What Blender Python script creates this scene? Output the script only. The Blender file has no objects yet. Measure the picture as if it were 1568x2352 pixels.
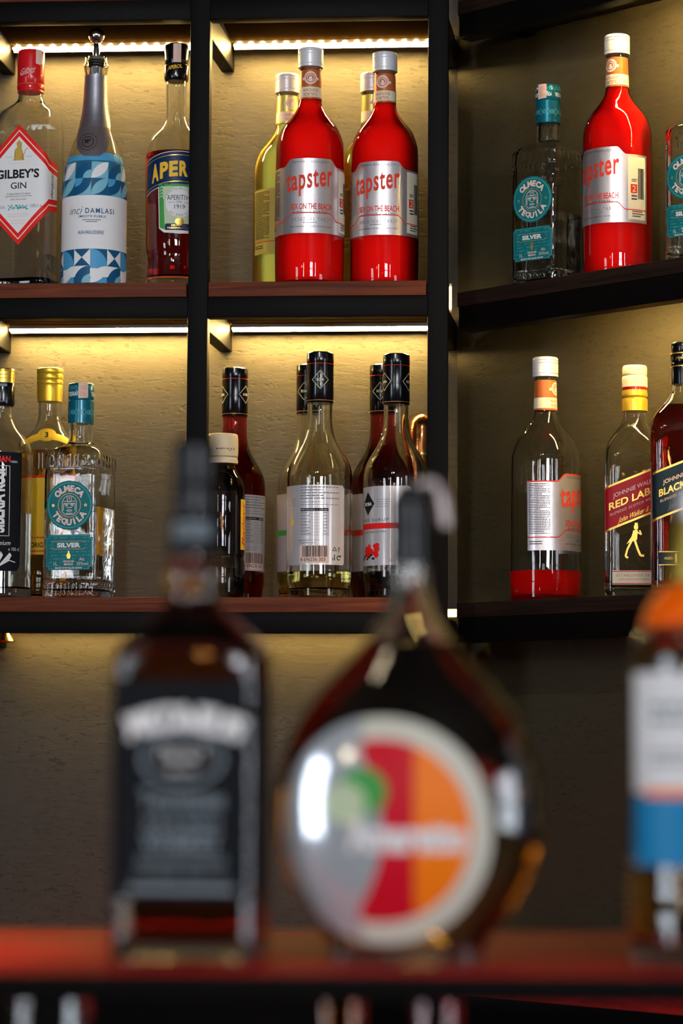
import bpy, bmesh, math, random
from math import sin, cos, tan, pi, atan, radians
from mathutils import Vector, Matrix

random.seed(7)
S = bpy.context.scene
COL = S.collection

# ------------------------------------------------------------------ camera
EYE = 1.45
FPX = 6600.0
TILT = radians(4.95)
ROLL = radians(0.30)
cam_d = bpy.data.cameras.new('camera')
cam = bpy.data.objects.new('camera', cam_d)
COL.objects.link(cam)
cam_d.sensor_fit = 'HORIZONTAL'
cam_d.sensor_width = 24.0
cam_d.lens = FPX / 1568 * 24.0
cam_d.clip_start = 0.05
MR = Matrix.Rotation(pi / 2 + TILT, 4, 'X') @ Matrix.Rotation(ROLL, 4, 'Z')
cam.matrix_world = Matrix.Translation((0, 0, EYE)) @ MR
cam_d.dof.use_dof = True
cam_d.dof.focus_distance = 3.87
cam_d.dof.aperture_fstop = 5.4
cam_d.dof.aperture_blades = 0
S.camera = cam

# ------------------------------------------------------------------ colour and cycles
S.view_settings.view_transform = 'Standard'
S.view_settings.look = 'None'
S.view_settings.gamma = 1.0
S.view_settings.use_curve_mapping = False
S.view_settings.exposure = 0.0
try:
    S.cycles.use_denoising = True
    S.cycles.max_bounces = 18
    S.cycles.transmission_bounces = 16
    S.cycles.transparent_max_bounces = 16
    S.cycles.glossy_bounces = 6
    S.cycles.diffuse_bounces = 3
    S.cycles.sample_clamp_indirect = 6.0
    S.cycles.caustics_reflective = True
    S.cycles.caustics_refractive = True
    S.cycles.blur_glossy = 0.5
except Exception:
    pass

world = bpy.data.worlds.new('world')
S.world = world
world.use_nodes = True
world.node_tree.nodes['Background'].inputs[0].default_value = (0.35, 0.42, 0.5, 1)
world.node_tree.nodes['Background'].inputs[1].default_value = 0.3

LED_COL = (1.0, 0.68, 0.22)
LED_PEAK = 310.0          # emission of the strips in the left rack
LED_SIDE = 250.0           # emission of the strips in the angled rack
WINDOW_PEAK = 32.0
SPOT_W = 130.0
BAR_Z = EYE - 0.106


# ------------------------------------------------------------------ image <-> world
def ray(px, py):
    d = MR.to_3x3() @ Vector(((px - 784) / FPX, (1176 - py) / FPX, -1.0))
    return d


def project(p):
    q = MR.to_3x3().inverted() @ (Vector(p) - Vector((0, 0, EYE)))
    return (784 + FPX * q.x / -q.z, 1176 - FPX * q.y / -q.z, -q.z)


def on_plane(px, py, p0, n):
    d = ray(px, py)
    o = Vector((0, 0, EYE))
    t = (Vector(p0) - o).dot(n) / d.dot(n)
    return o + d * t


YAW = radians(4.5)
RU = Vector((cos(YAW), -sin(YAW), 0))      # along the left rack
RW = Vector((sin(YAW), cos(YAW), 0))       # into the left rack
RP = Vector((0, 3.9, 0))
DEPTH = 0.27
SU = Vector((0.687, -0.7267, 0))           # along the angled rack
SW = Vector((0.7267, 0.687, 0))            # into the angled rack


def at_left(px, py, w=0.0):
    return on_plane(px, py, RP + RW * w, RW)


Z1 = at_left(700, 646).z                   # top of the upper board
Z2 = at_left(700, 1372).z                  # top of the lower board
BOARD = 0.0205
TUBE = 0.028
ZT = at_left(700, 40).z + TUBE + BOARD     # top of the top board
CORNER = on_plane(1050, 700, RP + RW * DEPTH, RW); CORNER.z = 0
SP = on_plane(1048, 673, (0, 0, Z1 - 0.006), Vector((0, 0, 1))); SP.z = 0
SDEPTH = (CORNER - SP).dot(SW)


def at_side(px, py, w=0.0):
    return on_plane(px, py, SP + SW * w, SW)


# ------------------------------------------------------------------ objects
def new_obj(name, me, parent=None):
    o = bpy.data.objects.new(name, me)
    COL.objects.link(o)
    if parent is not None:
        o.parent = parent
    return o


def tag(o, label, cat, group=None, kind=None):
    o['label'] = label
    o['category'] = cat
    if group:
        o['group'] = group
    if kind:
        o['kind'] = kind
    return o


def thing(name, label, cat, loc=(0, 0, 0), rz=0.0, group=None):
    o = new_obj(name, None)
    o.empty_display_size = 0.05
    o.location = loc
    o.rotation_euler = (0, 0, rz)
    return tag(o, label, cat, group)


def bm_obj(name, bm, mats, parent=None, smooth=True, ang=35):
    me = bpy.data.meshes.new(name)
    bm.normal_update()
    bm.to_mesh(me)
    bm.free()
    if not isinstance(mats, (list, tuple)):
        mats = [mats]
    for m in mats:
        me.materials.append(m)
    if smooth:
        for p in me.polygons:
            p.use_smooth = True
        try:
            me.set_sharp_from_angle(angle=radians(ang))
        except Exception:
            pass
    return new_obj(name, me, parent)


def struct(o):
    o['kind'] = 'structure'
    return o


def box_bm(bm, c, sx, sy, sz, rot=None, bev=0.0):
    """box centred at c with full sizes, rotated by 3x3 rot"""
    r = bmesh.ops.create_cube(bm, size=1.0)
    vs = r['verts']
    for v in vs:
        p = Vector((v.co.x * sx, v.co.y * sy, v.co.z * sz))
        v.co = p
    if bev > 0:
        es = list({e for v in vs for e in v.link_edges})
        rb = bmesh.ops.bevel(bm, geom=es, offset=bev, segments=2, affect='EDGES', profile=0.5)
        vs = list({v for f in rb['faces'] for v in f.verts} | {v for v in vs if v.is_valid})
    for v in vs:
        p = v.co
        if rot is not None:
            p = rot @ p
        v.co = p + Vector(c)
    return vs


def axes(u, w):
    return Matrix((u, w, Vector((0, 0, 1)))).transposed()


RROT = axes(RU, RW)
SROT = axes(SU, SW)


def rack_box(bm, rot, origin, u0, u1, w0, w1, z0, z1, bev=0.001):
    c = Vector(origin) + rot @ Vector(((u0 + u1) / 2, (w0 + w1) / 2, 0))
    c.z = (z0 + z1) / 2
    box_bm(bm, c, abs(u1 - u0), abs(w1 - w0), abs(z1 - z0), rot, bev)


# ------------------------------------------------------------------ materials
def nt(m):
    m.use_nodes = True
    t = m.node_tree
    b = t.nodes.get('Principled BSDF')
    return t, b


def setp(b, key, val):
    if key in b.inputs:
        b.inputs[key].default_value = val


def pmat(name, col, rough=0.5, metal=0.0, spec=0.18, coat=0.0, bump=0.0, bscale=400.0, sss=0.0,
         sssr=0.02, var=0.0, vscale=60.0, coat_rough=0.05):
    m = bpy.data.materials.new(name)
    t, b = nt(m)
    setp(b, 'Base Color', (*col, 1))
    setp(b, 'Roughness', rough)
    setp(b, 'Metallic', metal)
    setp(b, 'Specular IOR Level', spec)
    setp(b, 'Coat Weight', coat)
    setp(b, 'Coat Roughness', coat_rough)
    if sss > 0:
        setp(b, 'Subsurface Weight', sss)
        setp(b, 'Subsurface Radius', (1.0, 0.35, 0.2))
        setp(b, 'Subsurface Scale', sssr)
    tc = t.nodes.new('ShaderNodeTexCoord')
    nz = t.nodes.new('ShaderNodeTexNoise')
    nz.inputs['Scale'].default_value = vscale
    nz.inputs['Detail'].default_value = 4
    t.links.new(tc.outputs['Object'], nz.inputs['Vector'])
    mr = t.nodes.new('ShaderNodeMapRange')
    mr.inputs['To Min'].default_value = max(0.0, rough - 0.05)
    mr.inputs['To Max'].default_value = min(1.0, rough + 0.05)
    t.links.new(nz.outputs['Fac'], mr.inputs['Value'])
    t.links.new(mr.outputs['Result'], b.inputs['Roughness'])
    if var > 0:
        mx = t.nodes.new('ShaderNodeMix')
        mx.data_type = 'RGBA'
        mx.inputs[6].default_value = (*[c * (1 - var) for c in col], 1)
        mx.inputs[7].default_value = (*[min(1, c * (1 + var)) for c in col], 1)
        t.links.new(nz.outputs['Fac'], mx.inputs[0])
        t.links.new(mx.outputs[2], b.inputs['Base Color'])
    if bump > 0:
        n2 = t.nodes.new('ShaderNodeTexNoise')
        n2.inputs['Scale'].default_value = bscale
        n2.inputs['Detail'].default_value = 3
        t.links.new(tc.outputs['Object'], n2.inputs['Vector'])
        bp = t.nodes.new('ShaderNodeBump')
        bp.inputs['Strength'].default_value = bump
        bp.inputs['Distance'].default_value = 0.001
        t.links.new(n2.outputs['Fac'], bp.inputs['Height'])
        t.links.new(bp.outputs['Normal'], b.inputs['Normal'])
    return m


def glass_mat(name, col=(1, 1, 1), ior=1.47, rough=0.0, wob=0.15, wscale=28.0):
    m = bpy.data.materials.new(name)
    t, b = nt(m)
    setp(b, 'Base Color', (*col, 1))
    setp(b, 'Roughness', rough)
    setp(b, 'IOR', ior)
    setp(b, 'Transmission Weight', 1.0)
    if wob > 0:
        tc = t.nodes.new('ShaderNodeTexCoord')
        nz = t.nodes.new('ShaderNodeTexNoise')
        nz.inputs['Scale'].default_value = wscale
        nz.inputs['Detail'].default_value = 1
        t.links.new(tc.outputs['Object'], nz.inputs['Vector'])
        bp = t.nodes.new('ShaderNodeBump')
        bp.inputs['Strength'].default_value = wob
        bp.inputs['Distance'].default_value = 0.002
        t.links.new(nz.outputs['Fac'], bp.inputs['Height'])
        t.links.new(bp.outputs['Normal'], b.inputs['Normal'])
    return m


def liquid_mat(name, ior, col, dens, tint=(1, 1, 1)):
    m = glass_mat(name, tint, ior, wob=0)
    t = m.node_tree
    va = t.nodes.new('ShaderNodeVolumeAbsorption')
    va.inputs[0].default_value = (*col, 1)
    va.inputs[1].default_value = dens
    out = [n for n in t.nodes if n.type == 'OUTPUT_MATERIAL'][0]
    t.links.new(va.outputs[0], out.inputs['Volume'])
    return m


def thin_mat(name, col=(0.97, 0.98, 0.95)):
    """thin clear glass: lets light through unbent and mirrors by Fresnel"""
    m = bpy.data.materials.new(name)
    m.use_nodes = True
    t = m.node_tree
    t.nodes.clear()
    out = t.nodes.new('ShaderNodeOutputMaterial')
    tr = t.nodes.new('ShaderNodeBsdfTransparent')
    tr.inputs[0].default_value = (*col, 1)
    gl = t.nodes.new('ShaderNodeBsdfGlossy')
    gl.inputs['Roughness'].default_value = 0.02
    fr = t.nodes.new('ShaderNodeFresnel')
    fr.inputs[0].default_value = 1.5
    tc = t.nodes.new('ShaderNodeTexCoord')
    nz = t.nodes.new('ShaderNodeTexNoise')
    nz.inputs['Scale'].default_value = 25
    nz.inputs['Detail'].default_value = 1
    bp = t.nodes.new('ShaderNodeBump')
    bp.inputs['Strength'].default_value = 0.15
    bp.inputs['Distance'].default_value = 0.002
    t.links.new(tc.outputs['Object'], nz.inputs['Vector'])
    t.links.new(nz.outputs['Fac'], bp.inputs['Height'])
    t.links.new(bp.outputs['Normal'], gl.inputs['Normal'])
    mx = t.nodes.new('ShaderNodeMixShader')
    t.links.new(fr.outputs[0], mx.inputs[0])
    t.links.new(tr.outputs[0], mx.inputs[1])
    t.links.new(gl.outputs[0], mx.inputs[2])
    t.links.new(mx.outputs[0], out.inputs[0])
    return m


def emit_mat(name, col, strength):
    m = bpy.data.materials.new(name)
    m.use_nodes = True
    t = m.node_tree
    t.nodes.clear()
    out = t.nodes.new('ShaderNodeOutputMaterial')
    em = t.nodes.new('ShaderNodeEmission')
    em.inputs[0].default_value = (*col, 1)
    em.inputs[1].default_value = strength
    t.links.new(em.outputs[0], out.inputs[0])
    return m


def plaster_mat(name, rot, base=(0.054, 0.0455, 0.031)):
    m = bpy.data.materials.new(name)
    t, b = nt(m)
    setp(b, 'Roughness', 0.62)
    setp(b, 'Specular IOR Level', 0.35)
    tc = t.nodes.new('ShaderNodeTexCoord')
    mp = t.nodes.new('ShaderNodeMapping')
    mp.inputs['Rotation'].default_value = (0, 0, rot)
    t.links.new(tc.outputs['Object'], mp.inputs['Vector'])
    # strokes stretched along the wall
    mp2 = t.nodes.new('ShaderNodeMapping')
    mp2.inputs['Scale'].default_value = (30, 30, 120)
    t.links.new(mp.outputs['Vector'], mp2.inputs['Vector'])
    n1 = t.nodes.new('ShaderNodeTexNoise')
    n1.inputs['Scale'].default_value = 1.0
    n1.inputs['Detail'].default_value = 7
    n1.inputs['Roughness'].default_value = 0.62
    n1.inputs['Distortion'].default_value = 0.6
    t.links.new(mp2.outputs['Vector'], n1.inputs['Vector'])
    mp3 = t.nodes.new('ShaderNodeMapping')
    mp3.inputs['Scale'].default_value = (1.0, 1.0, 2.6)
    t.links.new(mp.outputs['Vector'], mp3.inputs['Vector'])
    n2 = t.nodes.new('ShaderNodeTexNoise')
    n2.inputs['Scale'].default_value = 85
    n2.inputs['Detail'].default_value = 5
    t.links.new(mp3.outputs['Vector'], n2.inputs['Vector'])
    # pits
    r = t.nodes.new('ShaderNodeMapRange')
    r.inputs['From Min'].default_value = 0.34
    r.inputs['From Max'].default_value = 0.42
    t.links.new(n2.outputs['Fac'], r.inputs['Value'])
    n3 = t.nodes.new('ShaderNodeTexNoise')
    n3.inputs['Scale'].default_value = 9
    n3.inputs['Detail'].default_value = 3
    t.links.new(mp.outputs['Vector'], n3.inputs['Vector'])
    rr = t.nodes.new('ShaderNodeMapRange')
    rr.inputs['From Min'].default_value = 0.4
    rr.inputs['From Max'].default_value = 0.62
    t.links.new(n3.outputs['Fac'], rr.inputs['Value'])
    mul = t.nodes.new('ShaderNodeMath'); mul.operation = 'MAXIMUM'
    t.links.new(r.outputs[0], mul.inputs[0])
    t.links.new(rr.outputs[0], mul.inputs[1])
    mx = t.nodes.new('ShaderNodeMix'); mx.data_type = 'RGBA'
    mx.inputs[6].default_value = (*[c * 0.62 for c in base], 1)
    mx.inputs[7].default_value = (*base, 1)
    t.links.new(mul.outputs[0], mx.inputs[0])
    mx2 = t.nodes.new('ShaderNodeMix'); mx2.data_type = 'RGBA'
    mx2.blend_type = 'MULTIPLY'
    mx2.inputs[0].default_value = 0.5
    cr = t.nodes.new('ShaderNodeMapRange')
    cr.inputs['From Min'].default_value = 0.3
    cr.inputs['From Max'].default_value = 0.7
    cr.inputs['To Min'].default_value = 0.7
    cr.inputs['To Max'].default_value = 1.15
    t.links.new(n1.outputs['Fac'], cr.inputs['Value'])
    t.links.new(mx.outputs[2], mx2.inputs[6])
    t.links.new(cr.outputs[0], mx2.inputs[7])
    t.links.new(mx2.outputs[2], b.inputs['Base Color'])
    add = t.nodes.new('ShaderNodeMath'); add.operation = 'ADD'
    sc = t.nodes.new('ShaderNodeMath'); sc.operation = 'MULTIPLY'
    sc.inputs[1].default_value = 0.55
    t.links.new(mul.outputs[0], sc.inputs[0])
    t.links.new(n1.outputs['Fac'], add.inputs[0])
    t.links.new(sc.outputs[0], add.inputs[1])
    bp = t.nodes.new('ShaderNodeBump')
    bp.inputs['Strength'].default_value = 0.42
    bp.inputs['Distance'].default_value = 0.0016
    t.links.new(add.outputs[0], bp.inputs['Height'])
    t.links.new(bp.outputs['Normal'], b.inputs['Normal'])
    return m


def wood_mat(name, c1, c2, rot, rough=0.5, coat=0.0, scale=1.0):
    m = bpy.data.materials.new(name)
    t, b = nt(m)
    setp(b, 'Roughness', rough)
    setp(b, 'Coat Weight', coat)
    setp(b, 'Coat Roughness', 0.12)
    setp(b, 'Specular IOR Level', 0.12)
    tc = t.nodes.new('ShaderNodeTexCoord')
    mp = t.nodes.new('ShaderNodeMapping')
    mp.inputs['Rotation'].default_value = (0, 0, rot)
    t.links.new(tc.outputs['Object'], mp.inputs['Vector'])
    mp2 = t.nodes.new('ShaderNodeMapping')
    mp2.inputs['Scale'].default_value = (6 * scale, 60 * scale, 160 * scale)
    t.links.new(mp.outputs['Vector'], mp2.inputs['Vector'])
    n1 = t.nodes.new('ShaderNodeTexNoise')
    n1.inputs['Scale'].default_value = 1
    n1.inputs['Detail'].default_value = 6
    n1.inputs['Distortion'].default_value = 1.2
    t.links.new(mp2.outputs['Vector'], n1.inputs['Vector'])
    cr = t.nodes.new('ShaderNodeMapRange')
    cr.inputs['From Min'].default_value = 0.3
    cr.inputs['From Max'].default_value = 0.7
    t.links.new(n1.outputs['Fac'], cr.inputs['Value'])
    mx = t.nodes.new('ShaderNodeMix'); mx.data_type = 'RGBA'
    mx.inputs[6].default_value = (*c1, 1)
    mx.inputs[7].default_value = (*c2, 1)
    t.links.new(cr.outputs[0], mx.inputs[0])
    t.links.new(mx.outputs[2], b.inputs['Base Color'])
    bp = t.nodes.new('ShaderNodeBump')
    bp.inputs['Strength'].default_value = 0.25
    bp.inputs['Distance'].default_value = 0.001
    t.links.new(n1.outputs['Fac'], bp.inputs['Height'])
    t.links.new(bp.outputs['Normal'], b.inputs['Normal'])
    return m


M = {}
M['plaster'] = plaster_mat('dark_plaster', YAW)
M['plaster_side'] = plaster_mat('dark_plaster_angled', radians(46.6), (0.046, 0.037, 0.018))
M['room'] = pmat('room_paint', (0.05, 0.047, 0.042), 0.8, var=0.2, vscale=3)
M['floor'] = pmat('floor_tile', (0.03, 0.026, 0.024), 0.6, var=0.3, vscale=5)
M['steel'] = pmat('black_steel', (0.0035, 0.0028, 0.0024), 0.5, spec=0.06, bump=0.25, bscale=900)
M['board'] = wood_mat('stained_board', (0.075, 0.016, 0.007), (0.17, 0.042, 0.016), YAW, 0.6)
M['bar'] = wood_mat('red_bar_wood', (0.30, 0.008, 0.008), (0.50, 0.020, 0.014), 0, 0.7, 0.0, 0.5)
setp(M['bar'].node_tree.nodes['Principled BSDF'], 'Specular IOR Level', 0.12)
M['under'] = pmat('shaded_brown_underside', (0.009, 0.005, 0.002), 0.9, spec=0.0, var=0.3, vscale=20)  # near-black brown that puts the dim light under the boards into the colour
M['bar_edge'] = pmat('dark_bar_edge', (0.0035, 0.0025, 0.0025), 0.6, spec=0.04)
M['led'] = emit_mat('warm_led', LED_COL, LED_PEAK)
M['led_side'] = emit_mat('warm_led_side', LED_COL, LED_SIDE)
M['led_dim'] = emit_mat('warm_led_low', LED_COL, 85.0)
M['led_glint'] = emit_mat('end_and_leak_glow', LED_COL, 9.0)
M['spout'] = pmat('satin_metal', (0.55, 0.46, 0.44), 0.45, metal=0.8)
M['blackcap_fg'] = pmat('satin_black_cap', (0.004, 0.004, 0.005), 0.22, spec=0.2)
M['orangecap'] = pmat('orange_plastic', (1.0, 0.13, 0.0), 0.4, sss=0.3, sssr=0.01)
M['olivefoil'] = pmat('olive_gold_foil', (0.42, 0.30, 0.05), 0.4, metal=0.5)
M['tape'] = pmat('strip_backing', (0.75, 0.7, 0.6), 0.5)
M['glass'] = glass_mat('clear_glass', (0.985, 0.99, 0.965))
M['glass_warm'] = glass_mat('yellowish_glass', (0.98, 0.975, 0.90))
M['glass_thin'] = thin_mat('clear_bottle_wall')
M['glass_ribs'] = glass_mat('pressed_glass', (0.985, 0.995, 0.97), wob=0.3, wscale=45)
M['tequila'] = glass_mat('clear_spirit', (0.99, 0.985, 0.95), 1.36, wob=0)
M['syrup'] = glass_mat('yellow_syrup', (0.93, 0.86, 0.35), 1.38, wob=0)
M['darksyrup'] = liquid_mat('dark_red_syrup', 1.38, (0.6, 0.08, 0.06), 45)
M['glass_red'] = liquid_mat('red_filled_glass', 1.42, (0.80, 0.01, 0.02), 85)
M['glass_dark'] = liquid_mat('dark_brown_glass', 1.5, (0.45, 0.2, 0.08), 120)
M['glass_amber'] = glass_mat('amber_liquor', (0.80, 0.36, 0.06), 1.4, wob=0.1)
M['whisky'] = liquid_mat('dark_whisky', 1.38, (0.78, 0.25, 0.05), 60)
M['aperitif'] = liquid_mat('red_aperitif', 1.38, (0.86, 0.06, 0.03), 60)
M['cola'] = liquid_mat('brown_liquor', 1.38, (0.80, 0.60, 0.18), 95)
M['gold_liq'] = liquid_mat('golden_liquor', 1.38, (0.88, 0.69, 0.16), 38)
M['redjuice'] = pmat('red_cocktail', (0.92, 0.006, 0.004), 0.5, sss=0.9, sssr=0.03, spec=0.0)
M['yellowjuice'] = pmat('yellow_cocktail', (0.86, 0.78, 0.16), 0.5, sss=0.8, sssr=0.03, spec=0.0)
M['silver'] = pmat('brushed_silver_label', (0.62, 0.56, 0.56), 0.34, metal=0.75, coat=0.8, var=0.1, vscale=200)
M['palesilver'] = pmat('pearl_label', (0.56, 0.52, 0.53), 0.4, metal=0.35, coat=1.0, var=0.05)
M['goldfoil_label'] = pmat('yellow_foil_label', (0.62, 0.55, 0.15), 0.35, metal=0.6, coat=0.8)
M['paper'] = pmat('white_paper', (0.78, 0.76, 0.75), 0.55, bump=0.1, bscale=1500)
M['cream'] = pmat('cream_paper', (0.75, 0.66, 0.48), 0.55)
M['red'] = pmat('red_ink', (0.78, 0.012, 0.010), 0.5)
M['redorange'] = pmat('red_orange_ink', (0.72, 0.045, 0.02), 0.45)
M['black'] = pmat('black_ink', (0.010, 0.010, 0.012), 0.45)
M['grey'] = pmat('grey_ink', (0.20, 0.19, 0.19), 0.5)
M['whiteink'] = pmat('white_ink', (0.80, 0.76, 0.74), 0.5)
M['pinkink'] = pmat('pale_pink_ink', (0.78, 0.58, 0.52), 0.5)
M['teal'] = pmat('teal_ink', (0.004, 0.155, 0.165), 0.45)
M['teal_l'] = pmat('light_teal_ink', (0.10, 0.40, 0.42), 0.45)
M['tealcap'] = pmat('teal_cap_paint', (0.004, 0.13, 0.19), 0.28, metal=0.3, coat=0.4)
M['copperink'] = pmat('copper_ink', (0.62, 0.28, 0.10), 0.4, metal=0.3)
M['navy'] = pmat('navy_ink', (0.004, 0.022, 0.085), 0.4)
M['petrol'] = pmat('petrol_ink', (0.008, 0.085, 0.19), 0.42)
M['sky'] = pmat('sky_blue_ink', (0.07, 0.32, 0.55), 0.42)
M['aqua'] = pmat('aqua_ink', (0.19, 0.46, 0.56), 0.42)
M['gold'] = pmat('gold_ink', (0.80, 0.50, 0.10), 0.3, metal=0.7)
M['yellow'] = pmat('yellow_ink', (0.85, 0.50, 0.03), 0.45)
M['orange'] = pmat('orange_ink', (0.95, 0.20, 0.004), 0.45)
M['green'] = pmat('green_ink', (0.06, 0.33, 0.07), 0.45)
M['palegreen'] = pmat('pale_green_paper', (0.52, 0.60, 0.38), 0.5)
M['brown'] = pmat('brown_orange_foil', (0.50, 0.13, 0.035), 0.35, metal=0.2)
M['whitecap'] = pmat('white_metal_cap', (0.72, 0.71, 0.72), 0.35, metal=0.25, coat=0.3)
M['redcap'] = pmat('red_cap', (0.62, 0.008, 0.012), 0.32, coat=0.4)
M['goldcap'] = pmat('gold_cap', (0.90, 0.62, 0.12), 0.28, metal=0.85)
M['yellowcap'] = pmat('yellow_foil_cap', (0.88, 0.55, 0.05), 0.32, metal=0.6)
M['blackcap'] = pmat('black_cap', (0.004, 0.004, 0.005), 0.16, spec=0.5)
M['creamcap'] = pmat('cream_cap', (0.72, 0.58, 0.38), 0.4)
M['chrome'] = pmat('polished_chrome', (0.80, 0.78, 0.80), 0.10, metal=1.0)
M['foil'] = pmat('grey_neck_foil', (0.30, 0.29, 0.32), 0.42, metal=0.85, bump=0.2, bscale=180)
M['foilseal'] = pmat('taupe_foil', (0.15, 0.12, 0.12), 0.5, metal=0.4)
M['rubber'] = pmat('dark_rubber', (0.03, 0.03, 0.03), 0.5)
M['copper'] = pmat('hammered_copper', (0.62, 0.24, 0.08), 0.18, metal=1.0, bump=0.7, bscale=60)
M['brass'] = pmat('brass', (0.75, 0.5, 0.16), 0.22, metal=1.0)
M['bluelabel'] = pmat('blue_ink', (0.01, 0.22, 0.46), 0.45)
M['stamp'] = pmat('tax_stamp_paper', (0.72, 0.50, 0.42), 0.6, var=0.15, vscale=400)
M['silverfoil'] = pmat('mirror_foil_label', (0.72, 0.75, 0.78), 0.13, metal=0.55)
M['darklabel'] = pmat('black_label', (0.008, 0.009, 0.011), 0.75, spec=0.1)
M['greyink'] = pmat('cool_grey_ink', (0.20, 0.235, 0.26), 0.5)


# ------------------------------------------------------------------ profile and loft
def catmull(pts, sub=4):
    """centripetal spline through tuples; a point given twice in a row makes a corner"""
    out = []
    n = len(pts)

    def dist(p, q):
        return max(math.sqrt(sum((x - y) ** 2 for x, y in zip(p[:3], q[:3]))), 1e-9) ** 0.5
    for i in range(n - 1):
        p1, p2 = pts[i], pts[i + 1]
        if all(abs(a - b) < 1e-9 for a, b in zip(p1, p2)):
            continue
        p0 = pts[i - 1] if i > 0 else p1
        p3 = pts[i + 2] if i + 2 < n else p2
        d1 = dist(p1, p2)
        d0 = dist(p0, p1)
        d2 = dist(p2, p3)
        for k in range(sub):
            t = k / sub
            q = []
            for a0, a1, a2, a3 in zip(p0, p1, p2, p3):
                m1 = (a2 - a1) if d0 < 1e-4 else d1 * ((a1 - a0) / d0 - (a2 - a0) / (d0 + d1) + (a2 - a1) / d1)
                m2 = (a2 - a1) if d2 < 1e-4 else d1 * ((a2 - a1) / d1 - (a3 - a1) / (d1 + d2) + (a3 - a2) / d2)
                q.append((2 * t ** 3 - 3 * t * t + 1) * a1 + (t ** 3 - 2 * t * t + t) * m1
                         + (-2 * t ** 3 + 3 * t * t) * a2 + (t ** 3 - t * t) * m2)
            out.append(tuple(q))
    out.append(tuple(pts[-1]))
    return out


def section(rx, ry, n, seg):
    out = []
    for k in range(seg):
        a = 2 * pi * k / seg - pi / 2      # starts at the front, -Y
        c, s = cos(a), sin(a)
        r = (abs(c / rx) ** n + abs(s / ry) ** n) ** (-1.0 / n)
        out.append((r * c, r * s))
    return out


def loft_rings(bm, rings, cap0=True, cap1=True, closed=False, mat=0):
    vs = [[bm.verts.new(p) for p in r] for r in rings]
    m = len(rings[0])
    for a, b in zip(vs[:-1], vs[1:]):
        for k in range(m):
            f = bm.faces.new((a[k], a[(k + 1) % m], b[(k + 1) % m], b[k]))
            f.material_index = mat
    if cap0:
        f = bm.faces.new(list(reversed(vs[0]))); f.material_index = mat
    if cap1:
        f = bm.faces.new(vs[-1]); f.material_index = mat
    return vs


def rings_from(prof, seg, off=0.0, flute=None):
    rings = []
    for z, rx, ry, n in prof:
        sec = section(max(rx - off, 0.0008), max(ry - off, 0.0008), max(n, 2.0), seg)
        ring = []
        for k, (x, y) in enumerate(sec):
            f = 1.0
            if flute:
                f = flute(z, k / seg)
            ring.append((x * f, y * f, z))
        rings.append(ring)
    return rings


_tcache = {}


def text_mesh(s, bold=0.0, shear=0.0, spacing=1.0):
    key = (s, bold, shear, spacing)
    if key in _tcache:
        return _tcache[key]
    c = bpy.data.curves.new('t', 'FONT')
    c.body = s
    c.offset = bold
    c.shear = shear
    c.space_character = spacing
    c.resolution_u = 3
    o = bpy.data.objects.new('t', c)
    COL.objects.link(o)
    bpy.context.view_layer.update()
    dg = bpy.context.evaluated_depsgraph_get()
    me = bpy.data.meshes.new_from_object(o.evaluated_get(dg))
    vs = [(v.co.x, v.co.y) for v in me.vertices]
    fs = [tuple(p.vertices) for p in me.polygons]
    bpy.data.objects.remove(o)
    bpy.data.meshes.remove(me)
    bpy.data.curves.remove(c)
    xs = [v[0] for v in vs] or [0, 1]
    ys = [v[1] for v in vs] or [0, 1]
    r = (vs, fs, min(xs), max(xs), min(ys), max(ys))
    _tcache[key] = r
    return r


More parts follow.
